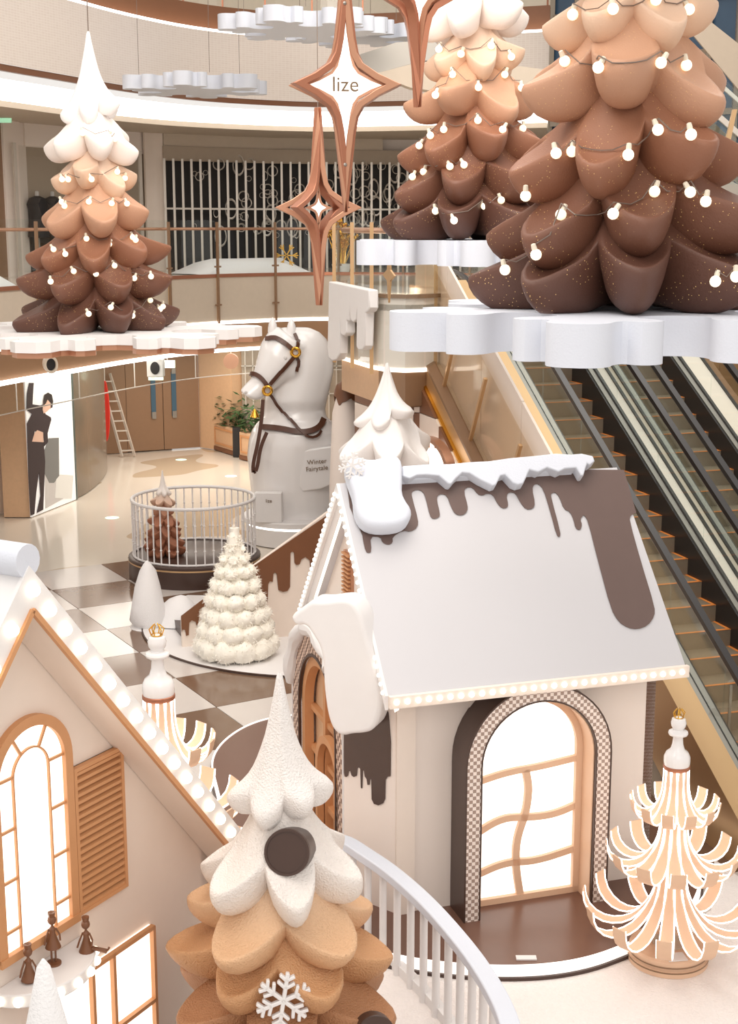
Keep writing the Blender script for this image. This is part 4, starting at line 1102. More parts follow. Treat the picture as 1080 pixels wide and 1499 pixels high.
# ============================================================= ROUND FENCED STAGE
rc = Vector((pz(271, 870, 0).x, 25.75, 0)); RR = 1.24
stg = thing('round_stage', 'round dark chocolate stage with white fence around it', 'stage', tuple(rc))
MB().lathe([(RR, 0), (RR, .40), (RR - .03, .42), (.02, .42)], 56).build('drum', 'chocd', stg)
MB().lathe([(RR + .01, .33), (RR + .01, .36)], 56, cap=False).build('rim_line', 'goldp', stg)
fen = thing('stage_fence', 'round white baluster fence on the dark stage', 'fence', (rc.x, rc.y, .42))
bl = MB().tube([(0, 0, 0), (0, 0, 1.05)], .014, 8).ball((0, 0, .28), .024, 8).ball((0, 0, .75), .024, 8).build('baluster', 'gloss', fen)
for k in range(44):
    a = 2 * pi * k / 44
    l = (1.15 * cos(a), 1.15 * sin(a), 0)
    if k == 0: bl.location = l
    else: inst(bl, fen, l)
for z in (1.06, .02): MB().tube([(1.15 * cos(2 * pi * k / 64), 1.15 * sin(2 * pi * k / 64), z) for k in range(64)], .032 if z > 1 else .02, 8, True).build('rail', 'white', fen)
PAL2 = [(0, (150, 96, 70)), (.45, (170, 112, 84)), (.62, (205, 165, 140)), (.68, (236, 226, 218)), (1, (238, 234, 232))]
q = pz(241, 812, .42)
ts, _ = icing_tree('stage_tree', 'small brown icing tree with white peak standing inside the white fence', 'tree', (q.x, q.y, .42), 1.62, .2, PAL2, 0, rscale=.9)
# fence walls of the chocolate stair
sr = thing('stair_panel', 'brown and cream dripping side panel of the chocolate stair', 'stair panel')
A0 = Vector((-2.92, 20.955, 0)); ud = Vector((.94, .34, 0)); nd = Vector((.34, -.94, 0))
def st_(s, z, d=0): return A0 + ud * s + Vector((0, 0, z)) + nd * d
MB().prism([st_(0, 0), st_(2.7, 0), st_(2.7, 2.2), st_(0, .5)], -nd * .08).build('cream_board', 'cream', sr, smooth=False)
def spx(pts, d=.012): return [onplane(x, y, A0 + nd * d, nd) for x, y in pts]
def c10(pts): return [(150 + x / 2.7, 670 + y / 2.7) for x, y in pts]
top = c10([(310, 625), (395, 560), (600, 425), (905, 215)])
dr = c10([(905, 260), (880, 340), (862, 390), (858, 420), (850, 352), (842, 352), (838, 430), (828, 440), (820, 430), (818, 405), (800, 392), (784, 402), (778, 420), (766, 424), (758, 415), (756, 375), (748, 370), (742, 376), (740, 510), (730, 526), (712, 530), (694, 522), (688, 460), (680, 452), (674, 460), (672, 490), (660, 488), (654, 500), (652, 570), (600, 560), (430, 600), (412, 606), (396, 588), (382, 600), (378, 672), (370, 660), (368, 648), (352, 642), (342, 652), (340, 700), (330, 704), (326, 680), (316, 678), (312, 690)])
MB().prism(spx(top + dr), nd * .015).build('chocolate_drip', 'chocw', sr, smooth=False)
cs = thing('chocolate_stair', 'dark stair steps behind the dripping side panel', 'stairs')
for k in range(7):
    MB().prism([st_(.1 + k * .34, 0, -.1), st_(.1 + k * .34 + .35, 0, -.1), st_(.1 + k * .34 + .35, 0, -1.1), st_(.1 + k * .34, 0, -1.1)], (0, 0, .18 + k * .2)).build('step', 'chocd', cs, smooth=False)

# snow ground pieces
def flatpoly(name, pts, z0, z1, m, lb, cat, it=2, bevel=0):
    o = MB().prism([(p[0], p[1], z0) for p in smoothc([(a, b, 0) for a, b in pts], True, it)], (0, 0, z1 - z0)).build(name, m, bevel=bevel)
    return tag(o, lb, cat)
circ = lambda cx, cy, r, n=40, a0=0, a1=2 * pi: [(cx + r * cos(a0 + (a1 - a0) * k / n), cy + r * sin(a0 + (a1 - a0) * k / n)) for k in range(n)]
arc = [(-.8 + 2.95 * cos(a), 22.45 + 2.95 * sin(a)) for a in [radians(146 + 148 * k / 48) for k in range(49)]]
so_ = flatpoly('snow_patch', arc + [(.25, 20.6), (-.9, 23.9)], .0, .03, 'white', 'round white ground sheet with dark edge under the furry tree', 'ground sheet', 0)
MB().tube([(p[0], p[1], .018) for p in arc], .018, 5).build('edge_trim', 'chocd', so_)
# fur tree
fc = pz(345, 962, .03); fc.y += .12
ft = thing('fur_tree', 'cream furry tree of stacked puffs beside the stair panel', 'tree', (fc.x, fc.y, .03))
FH = 1.98
tiersf = [(.12, .62, 11), (.36, .56, 10), (.60, .50, 10), (.85, .44, 9), (1.08, .37, 8), (1.30, .30, 7), (1.50, .22, 6), (1.67, .15, 5), (1.80, .09, 4)]
for (z, R_, n) in tiersf:
    mb = MB(); r = R_ * .36
    for k in range(n):
        a = 2 * pi * (k + (z * 7) % 1) / n; v0 = len(mb.v)
        mb.ball(((R_ - r * .8) * cos(a), (R_ - r * .8) * sin(a), z + r * .3), r, 18, sz=.85)
    mb.lathe([(R_ * .75, z - .04), (R_ * .6, z + .2)], 16)
    for i, v in enumerate(mb.v):
        v = Vector(v); d = noise.noise(v * 14) * .035 + noise.noise(v * 50) * .02; c = Vector((v.x, v.y, 0))
        if c.length > 0: v += c.normalized() * d * 1.5
        v.z += noise.noise(v * 40 + Vector((9, 9, 9))) * .02; mb.v[i] = tuple(v)
    o = mb.build('tier', 'fur', ft, ang=80)
    hb_ = MB(); rf = random.Random(int(z * 100)); me = o.data
    fl_ = [p for p in me.polygons if p.area > 1e-5]
    tufts = rf.choices(fl_, weights=[p.area for p in fl_], k=int(2600 * R_ / .62))
    for p in tufts:
        c = p.center; nn = p.normal; 
        if nn.dot(Vector((c.x, c.y, 0))) < -.02: continue
        d = (nn + Vector((rf.uniform(-.6, .6), rf.uniform(-.6, .6), rf.uniform(-.9, .3)))).normalized() * rf.uniform(.035, .075); s_ = d.cross(Vector((rf.uniform(-1, 1), rf.uniform(-1, 1), rf.uniform(-1, 1)))).normalized() * .006
        hb_.add([c - s_, c + s_, c + d], [(0, 1, 2)])
    fz = hb_.build('fur_pile', 'furs', o, smooth=False); fz['kind'] = 'stuff'
MB().lathe([(.09, FH - .26), (.10, FH - .18), (.075, FH - .08), (.05, FH - .02), (.01, FH + .01)], 14).build('tip', 'fur', ft)
# plain snow cones by the stage
def snowcone(label, x, y, h, r, e=1, Y=None):
    q = pz(x, y, 0); t = thing('snow_cone', label, 'snow cone', (q.x, q.y + r * .8, 0), 0)
    mb = MB().lathe([(r * .8, 0), (r, .1 * h), (r * .95, .3 * h), (r * .72, .6 * h), (r * .42, .85 * h), (r * .2, .95 * h), (.01, h)], 28)
    for i, v in enumerate(mb.v):
        v = Vector(v); c = Vector((v.x, v.y, 0)); v += c * noise.noise(v * 2.5 + Vector((x, 0, 0))) * .35; mb.v[i] = tuple(v)
    mb.build('body', 'snow', t, ang=80); MB().lathe([(r * 1.05, 0), (r * 1.0, .02), (.02, .03)], 24).build('base', 'white', t); return t
snowcone('tall white rounded snow cone in front of the dark stage', 215, 923, 1.12, .30)
snowcone('low white snow lump between the cone and the stair panel', 262, 922, .5, .42)

# ============================================================= WHITE TREE + GLOWING HOUSE PARTS BEHIND THE ROOF
PALW = [(0, (226, 206, 188)), (.45, (232, 216, 202)), (.55, (238, 232, 228)), (1, (240, 236, 234))]
q = pY(566, 790, 18.6)
TW = [(.05, .42, .30, 6, .1), (.30, .62, .24, 6, .5), (.48, .74, .15, 6, .2), (.60, 1.0, .13, 7, .2)]
TW = [(.02, .40, .34, 7, .1), (.26, .70, .26, 7, .5), (.60, 1.0, .155, 7, .2)]
zt_ = pY(566, 533, 18.6).z
tw, _ = icing_tree('white_tree', 'tall white icing tree rising behind the ridge of the right house', 'tree', (q.x, 18.6, .02), zt_, .5, PALW, 0, tiers=[(.585, .72, .165, 7, .1), (.66, .90, .155, 7, .55), (.80, 1.0, .09, 7, .2), (.875, 1.0, .068, 7, .2)][:1] + [(.71, .92, .160, 6, .55), (.845, 1.0, .090, 6, .2)], rscale=1)
MB().lathe([(.34, 0), (.32, zt_ * .3), (.24, zt_ * .66), (.05, zt_ * .7)], 24).build('trunk', 'white', tw)
# mushroom like pillar with chocolate drip cap
q = pY(508, 690, 24.6); zb = q.z; zt_ = pY(508, 557, 24.6).z
pm = thing('drip_pillar', 'cream rounded pillar with brown dripping cap right of the horse', 'pillar', (q.x, 24.6, 0))
MB().lathe([(.34, 0), (.32, zt_ * .5), (.26, zt_ * .85), (.19, zt_ - .3)], 32).build('body', 'creamw', pm)
mb = MB(); n = 48; prof = []
vs = []
for k in range(n):
    th = 2 * pi * k / n; dl_ = .12 + .12 * max(0, sin(th * 5)) ** 2 + .07 * sin(th * 3 + 1)
    for j, (r, z) in enumerate([(.0, 0), (.11, -.02), (.18, -.07), (.215, -.15), (.23, -.22), (.235, -.22 - dl_ * .7), (.215, -.23 - dl_ * .7)]): vs.append((r * cos(th), r * sin(th), zt_ + z))
fs = [(k * 7 + j, ((k + 1) % n) * 7 + j, ((k + 1) % n) * 7 + j + 1, k * 7 + j + 1) for k in range(n) for j in range(6)]
mb.add(vs, fs); mb.build('drip_cap', 'chocw', pm, ang=60)

def snowflake_ornament(label, cpt, R, th, rot, nrmv, parentless=True, m='white'):
    nrmv = Vector(nrmv).normalized(); a = Vector((0, 0, 1)).cross(nrmv).normalized(); b = nrmv.cross(a)
    mb = MB()
    for k in range(6):
        an = rot + k * pi / 3; d = a * cos(an) + b * sin(an); p = a * -sin(an) + b * cos(an)
        mb.bar((0, 0, 0), d * R, R * .14, th, nrmv)
        for f, l in ((.45, .30), (.72, .26)):
            for s in (-1, 1): mb.bar(d * R * f, d * R * (f + l * .7) + p * s * R * l, R * .12, th, nrmv)
    t = mb.build('snowflake_ornament', m, bevel=R * .03, bseg=2); t.location = cpt; tag(t, label, 'ornament'); return t
q = pY(487, 668 + 8, 13.6)
snowflake_ornament('small white snowflake at the left end of the right house ridge', (pY(515, 681, 13.0)), .135, .02, .3, (.1, -1, .1))

# ============================================================= RIGHT HOUSE
AH = radians(17.6); E = Vector((.17, 11.7, 0)); PZ = .15
hu = Vector((cos(AH), sin(AH), 0)); hv = Vector((-sin(AH), cos(AH), 0))
hz = Matrix.Translation(E) @ Matrix.Rotation(AH, 4, 'Z'); hzi = hz.inverted()
ZE = 2.44; ZR0 = 4.08; ZR1 = 4.08; UL = 2.95; VR = 1.5
house = thing('white_house', 'white playhouse with chocolate dripping roof, checkered arch and marquee bulbs, right of centre', 'house', (E.x, E.y, 0), AH)
def H_(name, mb, m, **k): return mb.build(name, m, house, **k)
w0, w1, v0, v1 = .2, 2.85, .35, 2.75
def roofz(v, u=0): 
    zr = ZR0 + (ZR1 - ZR0) * u / UL
    return ZE + (zr - ZE) * (v / VR if v <= VR else (2 * VR - v) / VR)
# walls
H_('front_wall', MB().box(w0, w1, v0, v0 + .1, PZ, 2.62), 'creamw', smooth=False)
H_('corner_pilaster', MB().box(w0 - .01, w0 + .17, v0 - .035, v0, PZ, 2.62), 'cream', smooth=False)
H_('gable_wall', MB().prism([(w0, v0, PZ), (w0, v1, PZ), (w0, v1, roofz(v1)), (w0, 1.5, roofz(1.5) - .05), (w0, v0, roofz(v0))], (.1, 0, 0)), 'creamw', smooth=False)
H_('right_wall', MB().prism([(w1 - .1, v0, PZ), (w1 - .1, v1, PZ), (w1 - .1, v1, roofz(v1, UL) - .1), (w1 - .1, 1.5, roofz(1.5, UL) - .15), (w1 - .1, v0, roofz(v0, UL) - .1)], (.1, 0, 0)), 'chocw', smooth=False)
H_('back_wall', MB().box(w0, w1, v1 - .1, v1, PZ, 2.6), 'creamw', smooth=False)
# roof slabs
TH = .07
def slab(v_a, v_b, name):
    za = roofz(v_a); zb = roofz(v_b); za1 = roofz(v_a, UL); zb1 = roofz(v_b, UL)
    return H_(name, MB().add([(0, v_a, za), (UL, v_a, za1), (UL, v_b, zb1), (0, v_b, zb), (0, v_a, za - TH), (UL, v_a, za1 - TH), (UL, v_b, zb1 - TH), (0, v_b, zb - TH)],
        [(0, 1, 2, 3), (7, 6, 5, 4), (4, 5, 1, 0), (5, 6, 2, 1), (6, 7, 3, 2), (7, 4, 0, 3)]), 'roofw', smooth=False)
fr = slab(0, VR, 'roof_front'); slab(3.0, VR, 'roof_back')
H_('eave_board', MB().box(0, UL + .02, -.05, .0, ZE - .11, ZE + .0), 'cream', smooth=False)
# plane of the front roof in world
RP = hz @ Vector((0, 0, ZE)); r1 = hz @ Vector((UL, 0, ZE)); r2 = hz @ Vector((0, VR, ZR0)); r3 = hz @ Vector((UL, VR, ZR1))
rn = (r1 - RP).cross(((r2 + r3) / 2) - (RP + r1) / 2).normalized()
if rn.z < 0: rn = -rn
rsm = lambda P_: [tuple(v[:2]) for v in smoothc([(a, b, 0) for a, b in P_], True, 1)]
def onroof(pts, d): return [hzi @ onplane(x, y, (RP + r1 + r2 + r3) / 4 + rn * d, rn) for x, y in pts]
rnl = (hzi.to_3x3() @ rn)
def c11(pts): return [(460 + x / 2.7, 650 + y / 2.7) for x, y in pts]
def c12(pts): return [(780 + x / 3.6, 680 + y / 3.6) for x, y in pts]
rdrip = c11([(120, 90), (140, 250), (190, 362), (192, 380), (202, 425), (214, 432), (226, 426), (220, 366), (262, 368), (268, 390), (290, 400), (310, 392), (308, 368), (350, 342), (380, 348), (408, 330), (410, 300), (385, 210), (384, 190), (405, 180), (428, 188), (440, 215), (456, 285), (470, 298), (494, 290), (496, 275), (484, 225), (486, 205), (502, 197), (524, 205), (540, 250), (556, 278), (584, 284), (604, 268), (606, 245), (590, 190), (600, 172), (625, 172), (645, 200), (665, 205), (680, 196), (705, 200), (722, 235), (742, 256), (762, 252), (766, 240), (758, 205), (770, 190), (795, 195), (812, 230), (836, 260), (865, 256), (872, 235), (860, 180), (868, 160), (885, 158), (905, 180), (930, 260), (957, 362), (970, 370), (972, 350), (936, 215), (934, 198), (950, 190), (968, 210), (985, 258), (1010, 268), (1024, 300), (1032, 335), (1050, 342), (1058, 320), (1050, 300), (1060, 284)]) + c12([(270, 268), (290, 300), (340, 500), (410, 760), (450, 830), (500, 862), (550, 870), (605, 850), (640, 800), (640, 750), (570, 520), (508, 300), (512, 270), (543, 255), (478, 30)])
# cap the outline to the roof top edge
rl = onroof(rsm(rdrip[2:-1]) and (rdrip[:2] + [tuple(v[:2]) for v in smoothc([(a, b, 0) for a, b in rdrip[2:-1]], False, 1)] + rdrip[-1:]), .004)
H_('chocolate_drip', MB().prism(rl, rnl * .006), 'chocr', smooth=False)
# ridge snow
sn1 = c11([(336, 112), (450, 104), (520, 104), (600, 96), (680, 92), (760, 80), (850, 72), (940, 62), (1000, 66), (1040, 62), (1085, 72), (1092, 92), (1072, 108), (1062, 100), (1048, 148), (1038, 150), (1020, 118), (975, 122), (950, 135), (905, 118), (870, 136), (836, 126), (812, 180), (790, 186), (770, 178), (740, 145), (722, 150), (705, 185), (690, 190), (640, 165), (600, 140), (572, 138), (545, 162), (528, 184), (515, 180), (480, 150), (430, 146), (395, 148), (365, 162), (336, 152)])
H_('ridge_snow', MB().prism(onroof(sn1, .006), rnl * .12), 'foam', bevel=.045, bseg=4)
H_('ridge_snow', MB().tube([(.5 + k * .24, VR + .02, ZR0 + (ZR1 - ZR0) * (.5 + k * .24) / UL + .02) for k in range(9)], .09, 10), 'foam', bevel=0)
bl_ = c11([(110, 130), (122, 92), (160, 88), (200, 100), (240, 95), (265, 84), (310, 84), (332, 110), (332, 180), (330, 230), (345, 262), (365, 290), (368, 320), (350, 350), (310, 366), (250, 370), (200, 362), (165, 335), (148, 290), (146, 240), (128, 190)])
H_('roof_snow_clump', MB().prism([p for p in onroof([tuple(v[:2]) for v in smoothc([(a, b, 0) for a, b in bl_], True, 1)], .006)], rnl * .20), 'foam', bevel=.06, bseg=5)
# marquee bulbs along eave and rakes
mbb = MB().ball((0, 0, 0), .026, 10).build('bulb', 'bulbw', house); first = True
def putb(p, s=1):
    global first
    if first: mbb.location = p; first = False
    else: inst(mbb, house, p, (0, 0, 0), (s, s, s))
n = 29
for k in range(n): putb((.06 + (UL - .12) * k / (n - 1), -.055, ZE - .05))
for (va, vb) in ((0.0, VR), (2 * VR, VR)):
    za, zb = roofz(va), roofz(vb); n = 26
    for k in range(1, n): s = k / n; putb((-.035, va + (vb - va) * s, za + (zb - za) * s - .05), .7)
    H_('rake_board', MB().add([(-.03, va, za - .13), (-.03, vb, zb - .13), (-.03, vb, zb + .0), (-.03, va, za + .0), (0.0, va, za - .13), (0, vb, zb - .13), (0, vb, zb), (0, va, za)],
        [(0, 1, 2, 3), (7, 6, 5, 4), (0, 4, 5, 1), (1, 5, 6, 2), (2, 6, 7, 3), (3, 7, 4, 0)]), 'white', smooth=False)
    H_('light_strip', MB().add([(.06, va, za - .16), (.06, vb, zb - .16), (.1, vb, zb - .14), (.1, va, za - .14)], [(0, 1, 2, 3), (3, 2, 1, 0)][:1]), 'ledw', smooth=False)
# chocolate on gable wall lower right
gc = hz @ Vector((w0 - .01, 1, 0)); gn = hz.to_3x3() @ Vector((-1, 0, 0))
def ongab(pts, d=.01): 
    P_ = hz @ Vector((w0 - d, 1, 0)); return [hzi @ onplane(x, y, P_, gn) for x, y in pts]
def c13(pts): return [(380 + x / 3.6, 850 + y / 3.6) for x, y in pts]
gd = c13([(650, 600), (540, 560), (440, 700), (443, 1010), (450, 1030), (458, 1034), (466, 1028), (470, 1005), (480, 1002), (486, 1025), (498, 1034), (512, 1028), (516, 990), (524, 982), (532, 990), (535, 1090), (541, 1094), (544, 1000), (552, 1000), (556, 1030), (566, 1045), (570, 1075), (580, 1075), (582, 1048), (590, 1045), (592, 1150), (604, 1175), (628, 1183), (652, 1172), (662, 1150), (664, 1050), (676, 1032), (690, 1030), (692, 850), (680, 700)])
pa_ = Vector((-.15, .88, 0)); pb_ = Vector((w0, v0 - .0, 0)); pd_ = (pb_ - pa_).normalized(); pn_ = Vector((pd_.y, -pd_.x, 0))
H_('porch_side', MB().prism([pa_ + Vector((0, 0, PZ)), pb_ + Vector((0, 0, PZ)), pb_ + Vector((0, 0, 2.6)), pa_ + Vector((0, 0, 2.42))], -pn_ * .04), 'creamw', smooth=False)
PW = hz @ (pa_ + pn_ * .004); NW = hz.to_3x3() @ pn_
gl = [hzi @ onplane(x, y, PW, NW) for x, y in gd]
gl = [pa_ + pd_ * max(0.01, min((pb_ - pa_).length - .005, (p - pa_).dot(pd_))) + pn_ * .004 + Vector((0, 0, min(p.z, 2.44))) for p in gl]
H_('wall_drip', MB().prism(gl, pn_ * .008), 'chocd', smooth=False)
# louvre in gable
lv = ongab([(507, 815), (518, 812), (518, 882), (507, 888)], .0)
y0_ = min(p.y for p in lv); y1_ = max(p.y for p in lv); z0_ = min(p.z for p in lv); z1_ = max(p.z for p in lv)
H_('louvre_frame', MB().box(w0 - .03, w0, y0_, y1_, z0_, z1_), 'copper', smooth=False)
nsl = 14
for k in range(nsl):
    z = z0_ + (z1_ - z0_) * (k + .5) / nsl; H_('louvre_slat', MB().box(w0 - .06, w0 - .02, y0_ + .02, y1_ - .02, z - .012, z + .006), 'woodo', smooth=False)
# ---- front arch
def archloop(cu, rad, spring, base, n=24): 
    return [(cu - rad, base)] + [(cu + rad * cos(pi - pi * k / n), spring + rad * sin(pi * k / n)) for k in range(n + 1)] + [(cu + rad, base)]
cu = 1.475; RO = .735; RI = .57; SPR = 1.66
def arch3(r, v, base=PZ, sp=SPR): return [(a, v, b) for a, b in archloop(cu, r, sp, base)]
arch_y0 = -.01
H_('arch_surround', MB().strip(arch3(RO, arch_y0 + .02), arch3(RI, arch_y0 + .02), (0, v0 - .03 - arch_y0, 0)), 'chocd', ang=40)
H_('checker_trim', MB().strip(arch3(RO - .014, arch_y0), arch3(RI + .014, arch_y0), (0, .02, 0)), 'check', ang=40)
H_('trim_edge', MB().strip(arch3(RO, arch_y0 - .006), arch3(RO - .015, arch_y0 - .006), (0, .03, 0)), 'chocd', ang=40)
H_('trim_edge', MB().strip(arch3(RI + .015, arch_y0 - .006), arch3(RI, arch_y0 - .006), (0, .03, 0)), 'chocd', ang=40)
H_('arch_reveal', MB().strip(arch3(RI - .001, .02), arch3(RI - .012, .02), (0, .3, 0)), 'woodp', ang=40)
dv0 = .24
H_('door_frame', MB().strip(arch3(RI - .01, dv0), arch3(RI - .075, dv0), (0, .06, 0)), 'woodp', ang=40)
H_('door_sill', MB().box(cu - RI, cu + RI, dv0, dv0 + .06, PZ, PZ + .06), 'woodp', smooth=False)
H_('lit_panel', MB().prism(arch3(RI - .02, dv0 + .05), (0, .03, 0)), 'pane', smooth=False)
# wavy glazing bars, giving seven panes
def wavy(pts, wd, name='glazing_bar'):
    P_ = resample(smoothc([(a, dv0 + .01, b) for a, b in pts]), 20); mb = MB()
    o_ = []; i_ = []
    for k, p in enumerate(P_):
        t_ = (P_[min(k + 1, 19)] - P_[max(k - 1, 0)]).normalized(); n_ = Vector((-t_.z, 0, t_.x)) * wd / 2; o_.append(p + n_); i_.append(p - n_)
    mb.strip(o_, i_, (0, .04, 0)); return H_(name, mb, 'woodp', ang=60)
L_, R_ = cu - RI + .04, cu + RI - .04
wavy([(L_, 1.40), (cu - .2, 1.47), (cu + .1, 1.48), (R_, 1.53)], .06)
wavy([(L_, .88), (cu - .25, 1.02), (cu + .05, .98), (cu + .3, .98), (R_, 1.05)], .065)
wavy([(L_, .46), (cu - .2, .56), (cu + .1, .52), (R_, .60)], .065)
wavy([(cu - .02, 1.47), (cu + .02, 1.3), (cu + .0, 1.05), (cu - .10, .78), (cu - .1, .5), (cu - .04, .16)], .07)
H_('back_screen', MB().box(cu - RI, cu + RI, dv0 + .09, dv0 + .1, PZ, 2.2), 'creamw', smooth=False)
# ---- gable arch with snow drape
gcv = 1.85; GR = .96; GI = .68; GS = 1.55; gu = -.15
def garch(r, u, base=PZ): return [(u, a, b) for a, b in archloop(gcv, r, GS, base)]
H_('arch_surround', MB().strip(garch(GR, gu + .02), garch(GI, gu + .02), (w0 - gu - .02, 0, 0)), 'white', ang=40)
H_('checker_trim', MB().strip(garch(GR - .02, gu), garch(GI + .02, gu), (.03, 0, 0)), 'checkd', ang=40)
H_('trim_edge', MB().strip(garch(GI + .03, gu - .01), garch(GI, gu - .01), (.04, 0, 0)), 'chocd', ang=40)
H_('trim_edge', MB().strip(garch(GR + .01, gu - .01), garch(GR - .02, gu - .01), (.04, 0, 0)), 'white', ang=40)
H_('door_frame', MB().strip(garch(GI - .0, gu + .03), garch(GI - .10, gu + .03), (.10, 0, 0)), 'woodo', ang=40)
H_('door_panel', MB().prism(garch(GI - .05, gu + .16), (.03, 0, 0)), 'wood', smooth=False)
for k in range(3): H_('door_rail', MB().box(gu + .1, gu + .16, gcv - GI + .05, gcv + GI - .05, .6 + k * .45, .66 + k * .45), 'woodo', smooth=False)
H_('door_rail', MB().box(gu + .08, gu + .16, gcv - .04, gcv + .04, PZ, 2.1), 'woodo', smooth=False)
# inner low arch leaf
lo_ = [(gu + .0, a, b) for a, b in archloop(gcv - .35, .42, 1.1, PZ)]; li_ = [(gu + .0, a, b) for a, b in archloop(gcv - .35, .34, 1.1, PZ)]
H_('open_leaf_frame', MB().strip(lo_, li_, (.07, 0, 0)), 'woodo', ang=40)
# snow drape over gable arch
def pillow(pts2d, plane_pt, plane_n, th, parent, name, m, bev):
    q = [onplane(x, y, plane_pt, plane_n) for x, y in [tuple(v[:2]) for v in smoothc([(a, b, 0) for a, b in pts2d], True, 2)]]
    return q
# drape as billowing slab roughly facing the camera, over the porch
PD = hz @ Vector((-.30, 1.0, 2)); nD = (hz.to_3x3() @ Vector((-.62, -.78, 0))).normalized(); PD = PD + nD * .42
dq = [onplane(x, y, PD, nD) for x, y in [tuple(v[:2]) for v in smoothc([(a, b, 0) for a, b in c13([(160, 200), (180, 170), (240, 130), (270, 105), (330, 112), (400, 100), (450, 98), (490, 112), (530, 170), (548, 230), (570, 320), (600, 400), (625, 500), (645, 600), (640, 680), (620, 750), (590, 795), (540, 808), (480, 810), (440, 822), (400, 805), (370, 760), (350, 680), (335, 560), (330, 420), (315, 350), (280, 290), (240, 232), (190, 240)])], True, 2)]]
o = MB().prism([hzi @ p for p in dq], hzi.to_3x3() @ (-nD * .30)).build('snow_drape', 'white', house, bevel=.10, bseg=6)
# porch snow edge behind the arch
sp_ = [(gu - .02, gcv + GR * 1.02 * cos(a), GS + GR * 1.02 * sin(a)) for a in [radians(8 + k * 8) for k in range(16)]]
H_('porch_snow', MB().tube(sp_, [.05 + .05 * abs(sin(k * .9)) for k in range(16)], 10), 'white')

# ---- chocolate disc platform for the house
plat = [(0, 11.43), (.6, 11.2), (1.317, 11.13), (1.88, 11.25), (2.35, 11.55), (3.0, 12.05), (3.4, 13.1), (3.15, 14.6), (2.4, 16.4), (.5, 17.5), (-1.0, 17.6), (-1.63, 17.15), (-1.95, 16.1), (-1.72, 15.0), (-1.5, 13.9), (-1.1, 12.7), (-.55, 11.8)]
ps_ = smoothc([(a, b, 0) for a, b in plat], True, 3)
pf = thing('house_platform', 'dark chocolate floor platform with white glowing edge under the right house', 'platform')
MB().prism([(p.x, p.y, .03) for p in ps_], (0, 0, PZ - .03)).build('deck', mat('platform_vinyl', L(112, 80, 66), .28, noisy=.05), pf, ang=40)
cen = Vector((.9, 14.2, 0))
e1 = [p + (p - cen).normalized() * .025 for p in ps_]
MB().ring([(p.x, p.y, .04) for p in e1], [(p.x, p.y, .04) for p in ps_], (0, 0, PZ - .03)).build('edge_light', 'edge', pf, ang=40)
e2 = [p + (p - cen).normalized() * .05 for p in ps_]
MB().ring([(p.x, p.y, .0) for p in e2], [(p.x, p.y, .0) for p in ps_], (0, 0, .06)).build('edge_base', 'chocd', pf, ang=40)
q = pz(770, 1403, PZ); o = MB().box(q.x - .09, q.x + .09, q.y - .035, q.y + .035, PZ, PZ + .012).build('notice_plate', 'white'); tag(o, 'small white notice plate lying on the platform edge below the arch', 'plate')
# snow carpet
def carpet():
    xs = [(-3.6 + i * .14) for i in range(70)]; ys = [6.0 + j * .14 for j in range(52)]
    P2 = [(p.x, p.y) for p in e2]
    return MB().prism([(-1.5, 7, 0), (5.5, 7, 0), (5.0, 10.5, 0), (4.1, 12.2, 0), (3.6, 13.5, 0), (3.3, 12.4, 0), (2.4, 11.5, 0), (0, 11.4, 0), (-1.4, 12.2, 0), (-1.6, 9.5, 0)], (0, 0, .028))
o = carpet().build('snow_carpet', 'carpet', smooth=False); tag(o, 'white fluffy snow carpet covering the floor in front of the right house', 'carpet')
# brown pier right of the house
q = pz(975, 1290, 0)
o = MB().prism([hz @ Vector((2.95, 1.2, 0)), hz @ Vector((3.25, 1.3, 0)), hz @ Vector((3.3, 2.4, 0)), hz @ Vector((2.95, 2.4, 0))], (0, 0, 2.25)).build('brown_pier', 'chocw', smooth=False); tag(o, 'plain brown pier between the right house and the escalator', 'pier')
# acrylic notice board on the escalator side
q = pz(1050, 1190, .03)
nb = thing('acrylic_notice', 'clear acrylic safety notice with red prohibition mark at the escalator foot', 'sign', (q.x, q.y, 0))
cp = onplane(1055, 1110, Vector((q.x, q.y, 0)), Vector((0, -1, 0))) - Vector((q.x, q.y, 0))
def nbp(pts): return [onplane(x, y, Vector((q.x, q.y, 0)), Vector((0, -1, 0))) - Vector((q.x, q.y, 0)) for x, y in pts]
MB().prism(nbp([(1014, 1085), (1042, 1038), (1110, 1034), (1110, 1190), (1064, 1188)]), (0, .015, 0)).build('sheet', 'acryl', nb, smooth=False)
c_ = nbp([(1035, 1080)])[0]; rr_ = .07
MB().tube([(c_.x + rr_ * .8 * cos(a), c_.y - .01, c_.z + rr_ * 1.5 * sin(a)) for a in [2 * pi * k / 24 for k in range(24)]], .007, 6, True).bar((c_.x - .04, c_.y - .01, c_.z + .06), (c_.x + .04, c_.y - .01, c_.z - .06), .012, .006, (0, 1, 0)).build('prohibition_mark', 'red', nb)
MB().ball((c_.x, c_.y - .01, c_.z + .03), .016, 8, sy=.3).bar((c_.x, c_.y - .01, c_.z + .02), (c_.x - .01, c_.y - .01, c_.z - .03), .02, .006, (0, 1, 0)).bar((c_.x, c_.y - .01, c_.z - .02), (c_.x + .03, c_.y - .01, c_.z - .05), .01, .006, (0, 1, 0)).build('pictogram', 'rubber', nb)
text3d('lettering', '禁止倚靠攀爬扶梯', .075, Matrix.Translation(nbp([(1053, 1112)])[0] + Vector((0, -.01, 0))) @ Matrix.Rotation(1.02, 4, 'Y') @ Matrix.Rotation(pi / 2, 4, 'X'), 'text', nb)
